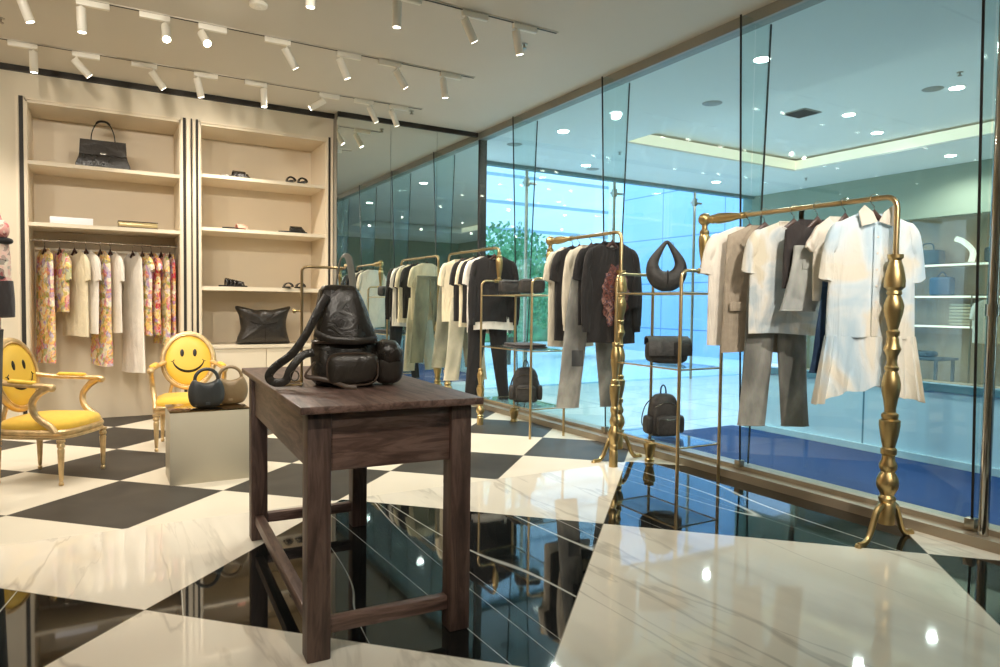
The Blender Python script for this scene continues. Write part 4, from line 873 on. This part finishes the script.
# ---------------------------------------------------------------- mannequin at the frame edge
t = thing('mannequin', 'dressed mannequin in a blush floral blouse and dark trousers at the frame edge', 'mannequin', (-.70, 4.79, 0), rad(20))
b = nb(); loft(b, [[Vector((p.x, p.y, p.z+1.76)) for p in r_] for r_ in body_rings(.40, .78, .11, .06, .06, 1.05, .03, 51, .010)], False, False); obj('blouse', b, floral4_m, t, sharp=60)
for s_ in (-1, 1):
    for n_, m, p, r_ in (('sleeve', floral4_m, [(s_*.16, 0, 1.69), (s_*.20, -.01, 1.50), (s_*.205, -.02, 1.29)], [.055, .062, .058]), ('cuff', charcoal_m, [(s_*.205, -.02, 1.30), (s_*.212, -.03, 1.20), (s_*.212, -.04, 1.10)], [.066, .066, .06])):
        b = nb(); q_ = smooth_path(p, 4); tube(b, q_, [r_[0]+(r_[-1]-r_[0])*i/8 for i in range(9)], 14, up=(0, 1, 0)); obj(n_, b, m, t, sharp=60)
    b = nb(); q_ = smooth_path([(s_*.10, 0, 1.02), (s_*.11, 0, .85), (s_*.115, .0, .50), (s_*.11, .01, .10)], 4); tube(b, q_, [.125-.05*i/12 for i in range(13)], 16, up=(0, 1, 0)); obj('trouser_leg', b, darkjean_m, t, sharp=60)
    b = nb(); rbox(b, (s_*.11, -.05, .052), (.09, .24, .10), .6); obj('shoe', b, blackt_m, t, sharp=60)
    b = nb(); rbox(b, (s_*.20, -.02, 1.60), (.10, .13, .11), .8, wob=.2, seed=3); obj('shoulder_frill', b, floral4_m, t, sharp=60)
    b = nb(); rbox(b, (s_*.215, -.03, 1.535), (.11, .10, .045), .8, wob=.2, seed=5); obj('frill_trim', b, blackt_m, t, sharp=60)
b = nb(); lathe(b, [(.03, 1.72), (.05, 1.75), (.045, 1.82), (.07, 1.87), (.09, 1.95), (.08, 2.03), (.035, 2.07)], (0, -.01, 0), 24); obj('head', b, white_m, t, sharp=60)

# ---------------------------------------------------------------- bags on the glass shelves
def crescent(loc, rz, lab):
    t = thing('handbag', lab, 'handbag', loc, rz)
    n = 48; pts = []; ra_ = []; rb_ = []
    for k in range(n):
        a = 2*PI*k/n - PI/2; c = (1-math.sin(a))/2                    # c = 1 at the bottom
        w = .098+.012*math.sin(a)*-1
        pts.append((w*math.cos(a)*(1-.58*max(0, math.sin(a))**1.3), 0, .175+.125*math.sin(a)*(1.0 if math.sin(a) < 0 else 1.25)))
        ra_.append(.013+.060*c**1.1); rb_.append(.012+.04*c**1.2)
    b = nb(); tube(b, pts, rb_, 16, ra_, loop=True, up=(0, 1, 0)); o = obj('body', b, nylon_m, t, sharp=60)
    z0 = min(v.co.z for v in o.data.vertices)
    o.location.z = -z0
    b = nb(); rbox(b, (0, -.045, .10-z0-.02), (.012, .03, .10), .6); obj('pull_tab', b, blackt_m, t)
    b = nb(); tube(b, [(.03, 0, .33-z0), (.045, 0, .325-z0), (.05, 0, .26-z0)], .002, 6); obj('tag_cord', b, black_m, t)
    return t
S1, S2, S3 = 1.3145, .8045, .2795
crescent((3.50, 3.66, S1+.002), rad(-32), 'black crescent shoulder bag on the top glass shelf')
t = thing('handbag', 'black flap messenger bag on the middle glass shelf', 'handbag', (3.50, 3.64, S2), rad(-25))
b = nb(); rbox(b, (0, 0, .085), (.30, .13, .17), .5, wob=.05); obj('body', b, nylon_m, t, sharp=60)
b = nb(); loft(b, [[Vector((x_*w, y_, z_)) for x_ in [-.15+.3*i/14 for i in range(15)]] + [Vector((x_*w, y_-.012 if y_ < -.02 else y_, z_+.012 if y_ >= -.02 else z_)) for x_ in [.15-.3*i/14 for i in range(15)]] for y_, z_, w in ((.065, .13, .98), (.05, .172, 1), (.0, .184, 1.01), (-.045, .176, 1.02), (-.072, .145, 1.03), (-.08, .095, 1.04), (-.082, .06, 1.02))]); obj('flap', b, nylon_m, t, sharp=60)
b = nb(); box(b, (.03, -.092, .11), (.02, .006, .09), .002); obj('strap', b, blackt_m, t)
def daypack(loc, rz, lab, s_=1.0):
    t = thing('backpack', lab, 'backpack', loc, rz)
    pr = [(.003, .11, .06), (.02, .128, .075), (.10, .135, .08), (.20, .132, .078), (.27, .122, .072), (.32, .10, .06), (.345, .075, .045), (.355, .04, .022)]
    b = nb(); loft(b, [sring(0, 0, z*s_, wx*s_, wy*s_, .7, wob=.06) for z, wx, wy in pr]); obj('body', b, nylon_m, t, sharp=60)
    b = nb(); rbox(b, (-.0*s_, -.085*s_, .10*s_), (.20*s_, .07*s_, .17*s_), .5, wob=.08); pk = obj('front_pocket', b, nylon_m, t, sharp=60)
    b = nb(); tube(b, smooth_path([(-.09*s_, -.118*s_, .15*s_), (0, -.124*s_, .152*s_), (.09*s_, -.118*s_, .15*s_)], 4), .003, 6); obj('zip', b, silver_m, pk)
    for q in (-1, 1):
        b = nb(); rbox(b, (q*.14*s_, -.01*s_, .10*s_), (.06*s_, .11*s_, .15*s_), .5); obj('side_pocket', b, nylon_m, t, sharp=60)
        b = nb(); tube(b, smooth_path([(q*.05*s_, .06*s_, .33*s_), (q*.12*s_, .10*s_, .24*s_), (q*.15*s_, .10*s_, .10*s_), (q*.11*s_, .07*s_, .03*s_)], 5), .004, 8, .018*s_); obj('shoulder_strap', b, blackt_m, t, sharp=60)
    b = nb(); tube(b, smooth_path([(-.022*s_, .01, .345*s_), (-.02*s_, .01, .40*s_), (.0, .01, .425*s_), (.02*s_, .01, .40*s_), (.026*s_, .01, .345*s_)], 5), .005, 8, .009); obj('handle', b, blackt_m, t)
    b = nb(); tube(b, smooth_path([(-.10*s_, -.062*s_, .25*s_), (0, -.08*s_, .29*s_), (.10*s_, -.062*s_, .25*s_)], 5), .003, 6); obj('zip', b, silver_m, t)
daypack((3.50, 3.66, S3), rad(-20), 'black nylon backpack standing on the lowest glass shelf beneath the messenger bag', .86)
daypack((3.52, 5.55, S3), rad(-28), 'black nylon backpack on the lowest glass shelf under the folded clothes', .95)
for i, (y, lb) in enumerate(((5.83, 'black quilted pouch on the top glass shelf beside the far column'), (5.45, 'black quilted pouch on the top glass shelf in front of the other pouch'))):
    t = thing('pouch', lb, 'pouch', (3.51, y, S1+.004), rad(-20))
    b = nb(); rbox(b, (0, 0, .07), (.24, .14, .14), .4, wob=.05, seed=i); obj('body', b, nylon_m, t, sharp=60)
    b = nb(); tube(b, [(-.118, -.0, .10), (-.10, -.066, .115), (0, -.072, .118), (.10, -.066, .115), (.118, 0, .10)], .003, 6); obj('zip', b, blackt_m, t)
for i, (dz, w, lb) in enumerate(((0, .33, 'folded black garment lying lowest on the middle glass shelf'), (.021, .30, 'folded black garment lying upon another on the middle glass shelf'))):
    b = nb(); rbox(b, (3.51, 5.56, S2+dz+.010), (w, .44, .0195), .3, rot=rad(-10), wob=.02); tag(obj('folded_garment', b, charcoal_m, None, 60), lb, 'folded clothes')

# ---------------------------------------------------------------- niche goods
t = thing('handbag', 'black structured handbag with arched handle on the top niche shelf', 'handbag', (.033, 7.63, 2.456))
b = nb(); loft(b, [[Vector((-w, -d, z)), Vector((w, -d, z)), Vector((w, d, z)), Vector((-w, d, z))] for z, w, d in ((.0, .225, .07), (.02, .228, .072), (.10, .20, .06), (.22, .185, .035), (.25, .183, .03))]); bmesh.ops.bevel(b, geom=b.edges[:], offset=.006, segments=2, affect='EDGES'); obj('body', b, leather_m, t)
b = nb(); loft(b, [[Vector((-w, y, z)), Vector((w, y, z)), Vector((w, y-.008, z+.004)), Vector((-w, y-.008, z+.004))] for z, w, y in ((.25, .187, .04), (.262, .188, .0), (.255, .189, -.042), (.14, .195, -.058), (.115, .195, -.062))]); obj('flap', b, leather2_m, t)
b = nb(); tube(b, smooth_path([(-.10, 0, .25), (-.09, 0, .34), (-.05, 0, .43), (0, 0, .45), (.05, 0, .43), (.09, 0, .34), (.10, 0, .25)], 5), [.005]*10+[.011]*11+[.005]*10, 8); obj('handle', b, leather_m, t)
b = nb(); box(b, (0, -.066, .13), (.05, .006, .025), .002); obj('clasp', b, silver_m, t)
b = nb(); box(b, (-.23, 7.64, 1.905+.0325), (.34, .22, .062), .004, rad(2)); o = obj('flat_box', b, whitebox_m); tag(o, 'flat white box on the second niche shelf', 'box')
t = thing('clutch', 'pale gold framed clutch lying on the second niche shelf', 'clutch', (.32, 7.62, 1.906))
b = nb(); box(b, (0, 0, .032), (.34, .16, .055), .012); obj('body', b, goldbox_m, t)
b = nb(); tube(b, [(-.17, -.085, .004), (.17, -.085, .004), (.17, .085, .004), (-.17, .085, .004)], .0045, 8, loop=True); tube(b, [(-.17, -.085, .06), (.17, -.085, .06), (.17, .085, .06), (-.17, .085, .06)], .0045, 8, loop=True); obj('frame', b, piping_m, t)
t = thing('tote_bag', 'large slouchy black leather tote above the niche drawers', 'tote bag', (1.51, 7.66, .758))
ol = smooth_path([(-.26, 0, .0), (0, 0, .0), (.26, 0, .0), (.265, 0, .05), (.235, 0, .18), (.25, 0, .32), (.285, 0, .405), (.21, 0, .395), (.08, 0, .365), (0, 0, .37), (-.08, 0, .365), (-.2, 0, .395), (-.29, 0, .40), (-.25, 0, .30), (-.235, 0, .16), (-.27, 0, .05)], 4, True)
b = nb(); puffy(b, [(p.x, max(0, p.z)) for p in ol], .20, 0, 11, .42); 
for v in b.verts: v.co.y += .018*noise.noise(v.co*11); 
obj('body', b, leather2_m, t, sharp=60)
b = nb(); box(b, (0, -.098, .12), (.006, .008, .20), .002); obj('seam', b, leather_m, t)
b = nb(); tube(b, smooth_path([(-.17, -.07, .26), (-.08, -.10, .22), (.05, -.10, .22), (.18, -.07, .25)], 5), .004, 8, .014); obj('strap', b, leather_m, t)
def shoe(loc, rz, lab, sole, strap, style, L=.25, group=None):
    t = thing('sandal' if style != 'mule' else 'mule', lab, 'shoe', loc, rz, group)
    ol = [(.5*L*math.cos(2*PI*k/28), (.036+.008*math.cos(2*PI*k/28+2.8))*math.sin(2*PI*k/28)) for k in range(28)]
    b = nb(); extrude_outline(b, ol, .016, 'xy'); obj('sole', b, sole, t)
    xs = {'slide': (.06,), 'strappy': (.085, .055, .02, -.02, -.06), 'mule': (.03,), 'cross': (.07, .035)}[style]
    for i, x in enumerate(xs):
        w = {'slide': .035, 'strappy': .008, 'mule': .06, 'cross': .016}[style]; h = {'slide': .036, 'strappy': .042+.008*i, 'mule': .05, 'cross': .034+.01*i}[style]
        rings = []
        for q in range(9):
            a = PI*q/8; c = Vector((x, .040*math.cos(a), .012+h*math.sin(a)))
            rings.append([c+Vector((w*dx, 0, 0)) + Vector((0, math.cos(a), math.sin(a)))*(.004 if style == 'strappy' else .011)*dd for dx, dd in ((-1, 0), (1, 0), (1, 1), (-1, 1))])
        b = nb(); loft(b, rings); obj('strap' if style != 'mule' else 'upper', b, strap, t)
    if style == 'mule':
        b = nb(); rbox(b, (.045, 0, .03), (.15, .074, .045), .7); obj('toe', b, strap, t, sharp=60)
for (z, y, s_) in ():
    pass
Z1, Z2, Z3 = 2.491, 1.958, 1.363
shoe((1.22, 7.58, Z1), rad(8), 'flat black mule with pale lining in front on the top shoe shelf', silver_m, leather_m, 'mule', .30); shoe((1.27, 7.705, Z1), rad(8), 'flat dark mule standing behind the lined one on the top shoe shelf', black_m, leather_m, 'mule', .29)
shoe((1.77, 7.58, Z1), rad(-90), 'black toe-on sandal on the top shoe shelf, next to the mules', black_m, leather_m, 'cross'); shoe((1.89, 7.58, Z1), rad(-88), 'black toe-on sandal on the top shoe shelf, next to the side panel', black_m, leather_m, 'cross')
shoe((1.20, 7.57, Z2), rad(10), 'blush pink sandal in front on the second shoe shelf', black_m, pink_m, 'slide', .24); shoe((1.25, 7.685, Z2), rad(10), 'blush pink sandal behind its pair on the second shoe shelf', black_m, pink_m, 'slide', .24)
shoe((1.80, 7.57, Z2), rad(-4), 'flat black slipper in front on the second shoe shelf', black_m, leather_m, 'mule', .30); shoe((1.84, 7.685, Z2), rad(-4), 'flat black slipper behind its pair on the second shoe shelf', black_m, leather_m, 'mule', .30)
shoe((1.18, 7.57, Z3), rad(6), 'black strappy sandal in front above the tote', black_m, leather_m, 'strappy', .27); shoe((1.22, 7.685, Z3), rad(6), 'black strappy sandal behind its pair above the tote', black_m, leather_m, 'strappy', .27)
shoe((1.74, 7.58, Z3), rad(-90), 'dark slide sandal above the tote, next to the strappy pair', black_m, leather2_m, 'slide'); shoe((1.87, 7.58, Z3), rad(-90), 'dark slide sandal above the tote, next to the side panel', black_m, leather2_m, 'slide')

# ---------------------------------------------------------------- goods in the shop across the hall
shopdark_m = mat('dark_goods', lin(70, 84, 90), .7, var=.2); bluebag_m = mat('blue_goods', lin(40, 90, 130), .6, var=.1); sand_m = cloth('sand_knit', lin(206, 192, 160))
for i, (y, w, h, m, lb) in enumerate(((6.5, .5, .26, shopdark_m, 'dark boxy bag on the upper shelf of the far shop, by the shirt sleeve'), (5.35, .5, .26, shopdark_m, 'dark boxy bag on the upper shelf of the far shop, by the glass fin'), (4.2, .4, .26, shopdark_m, 'dark boxy bag on the upper shelf of the far shop, beyond the chrome post'))):
    t = thing('shop_bag', lb, 'bag', (12.2, y, 1.981)); b = nb(); rbox(b, (0, 0, h/2), (.25, w, h), .35); obj('body', b, m, t, sharp=60)
    b = nb(); tube(b, smooth_path([(0, -.1, h-.02), (0, -.07, h+.10), (0, .07, h+.10), (0, .1, h-.02)], 4), .012, 8); obj('handle', b, m, t)
t = thing('table_lamp', 'pale curved sculptural lamp on the upper shelf of the far shop', 'lamp', (12.2, 5.92, 1.981))
b = nb(); tube(b, smooth_path([(0, -.1, .02), (0, -.12, .2), (0, .02, .36), (0, .14, .42)], 5), .045, 10); obj('shade', b, storelight_m, t, sharp=60); b = nb(); lathe(b, [(.09, 0), (.09, .02), (.05, .03)], (0, -.1, 0), 16); obj('base', b, white_m, t)
t = thing('shop_bag', 'blue upright bag on the middle shelf of the far shop', 'bag', (12.2, 6.25, 1.461)); b = nb(); rbox(b, (0, 0, .16), (.2, .34, .32), .3); obj('body', b, bluebag_m, t, sharp=60); b = nb(); tube(b, smooth_path([(0, -.08, .31), (0, 0, .40), (0, .08, .31)], 5), .01, 8); obj('handle', b, bluebag_m, t)
for i in range(7):
    b = nb(); rbox(b, (12.2, 5.86+.01*(i % 2), .972+.026+i*.052), (.30, .42, .051), .35, wob=.05, seed=i); tag(obj('folded_knit', b, sand_m, None, 60), 'sand coloured folded knit in the far shop, %s from the bottom of its pile' % ['lowest', 'second', 'third', 'fourth', 'fifth', 'sixth', 'topmost'][i], 'folded clothes', 'folded knits in the far shop')
b = nb(); tube(b, [(11.7, 3.6, 0), (11.7, 3.6, 1.46), (11.7, 5.55, 1.46), (11.7, 5.55, 0)], .016, 8); tag(obj('garment_rail', b, steel_m), 'steel garment rail standing in the far shop', 'clothes rail')
for i in range(8):
    y = 3.85+.21*i
    garment('t_shirt', 'white tee on the steel rail of the far shop, %s counting from the chrome post' % ORD[i], 't-shirt', 11.7, y, rad(90+62), whitet_m if i % 3 else sand_m, W=.46, L=.66, D=.03, seed=60+i, z=1.46, hang=False, group='tees on the far shop rail')
t = thing('display_table', 'low display table in the far shop', 'table', (11.6, 6.3, 0)); obj('tabletop', boxes(((0, 0, .44), (.6, 1.0, .04), .005)), shopdark_m, t)
for sx in (-.25, .25):
    for sy in (-.44, .44): obj('leg', boxes(((sx, sy, .21), (.04, .04, .42))), shopdark_m, t)
for i, (y, m, lb) in enumerate(((6.6, sand_m, 'sand folded garment on the low table of the far shop'), (6.2, shopdark_m, 'dark folded garment on the low table of the far shop'))):
    b = nb(); rbox(b, (11.6, y, .465+.045), (.4, .32, .09), .35, wob=.04, seed=i); tag(obj('folded_garment', b, m, None, 60), lb, 'folded clothes')
for y in (2.6, 5.0, 7.0): spot_lamp((11.3, y, 2.85), (.4, 0, -1), 45, 120, .8, (1, .93, .8), .05)

# ---------------------------------------------------------------- world and render look
w = bpy.data.worlds.new('world'); bpy.context.scene.world = w; w.use_nodes = True
bg = w.node_tree.nodes['Background']; bg.inputs[0].default_value = (.86, .94, 1.0, 1); bg.inputs[1].default_value = 2.2
sc = bpy.context.scene
sc.view_settings.view_transform = 'Standard'; sc.view_settings.look = 'None'; sc.view_settings.gamma = 1; sc.view_settings.use_curve_mapping = False; sc.view_settings.exposure = .42
sc.cycles.use_denoising = True; sc.cycles.max_bounces = 14; sc.cycles.transparent_max_bounces = 32; sc.cycles.diffuse_bounces = 5; sc.cycles.glossy_bounces = 6; sc.cycles.sample_clamp_indirect = 6
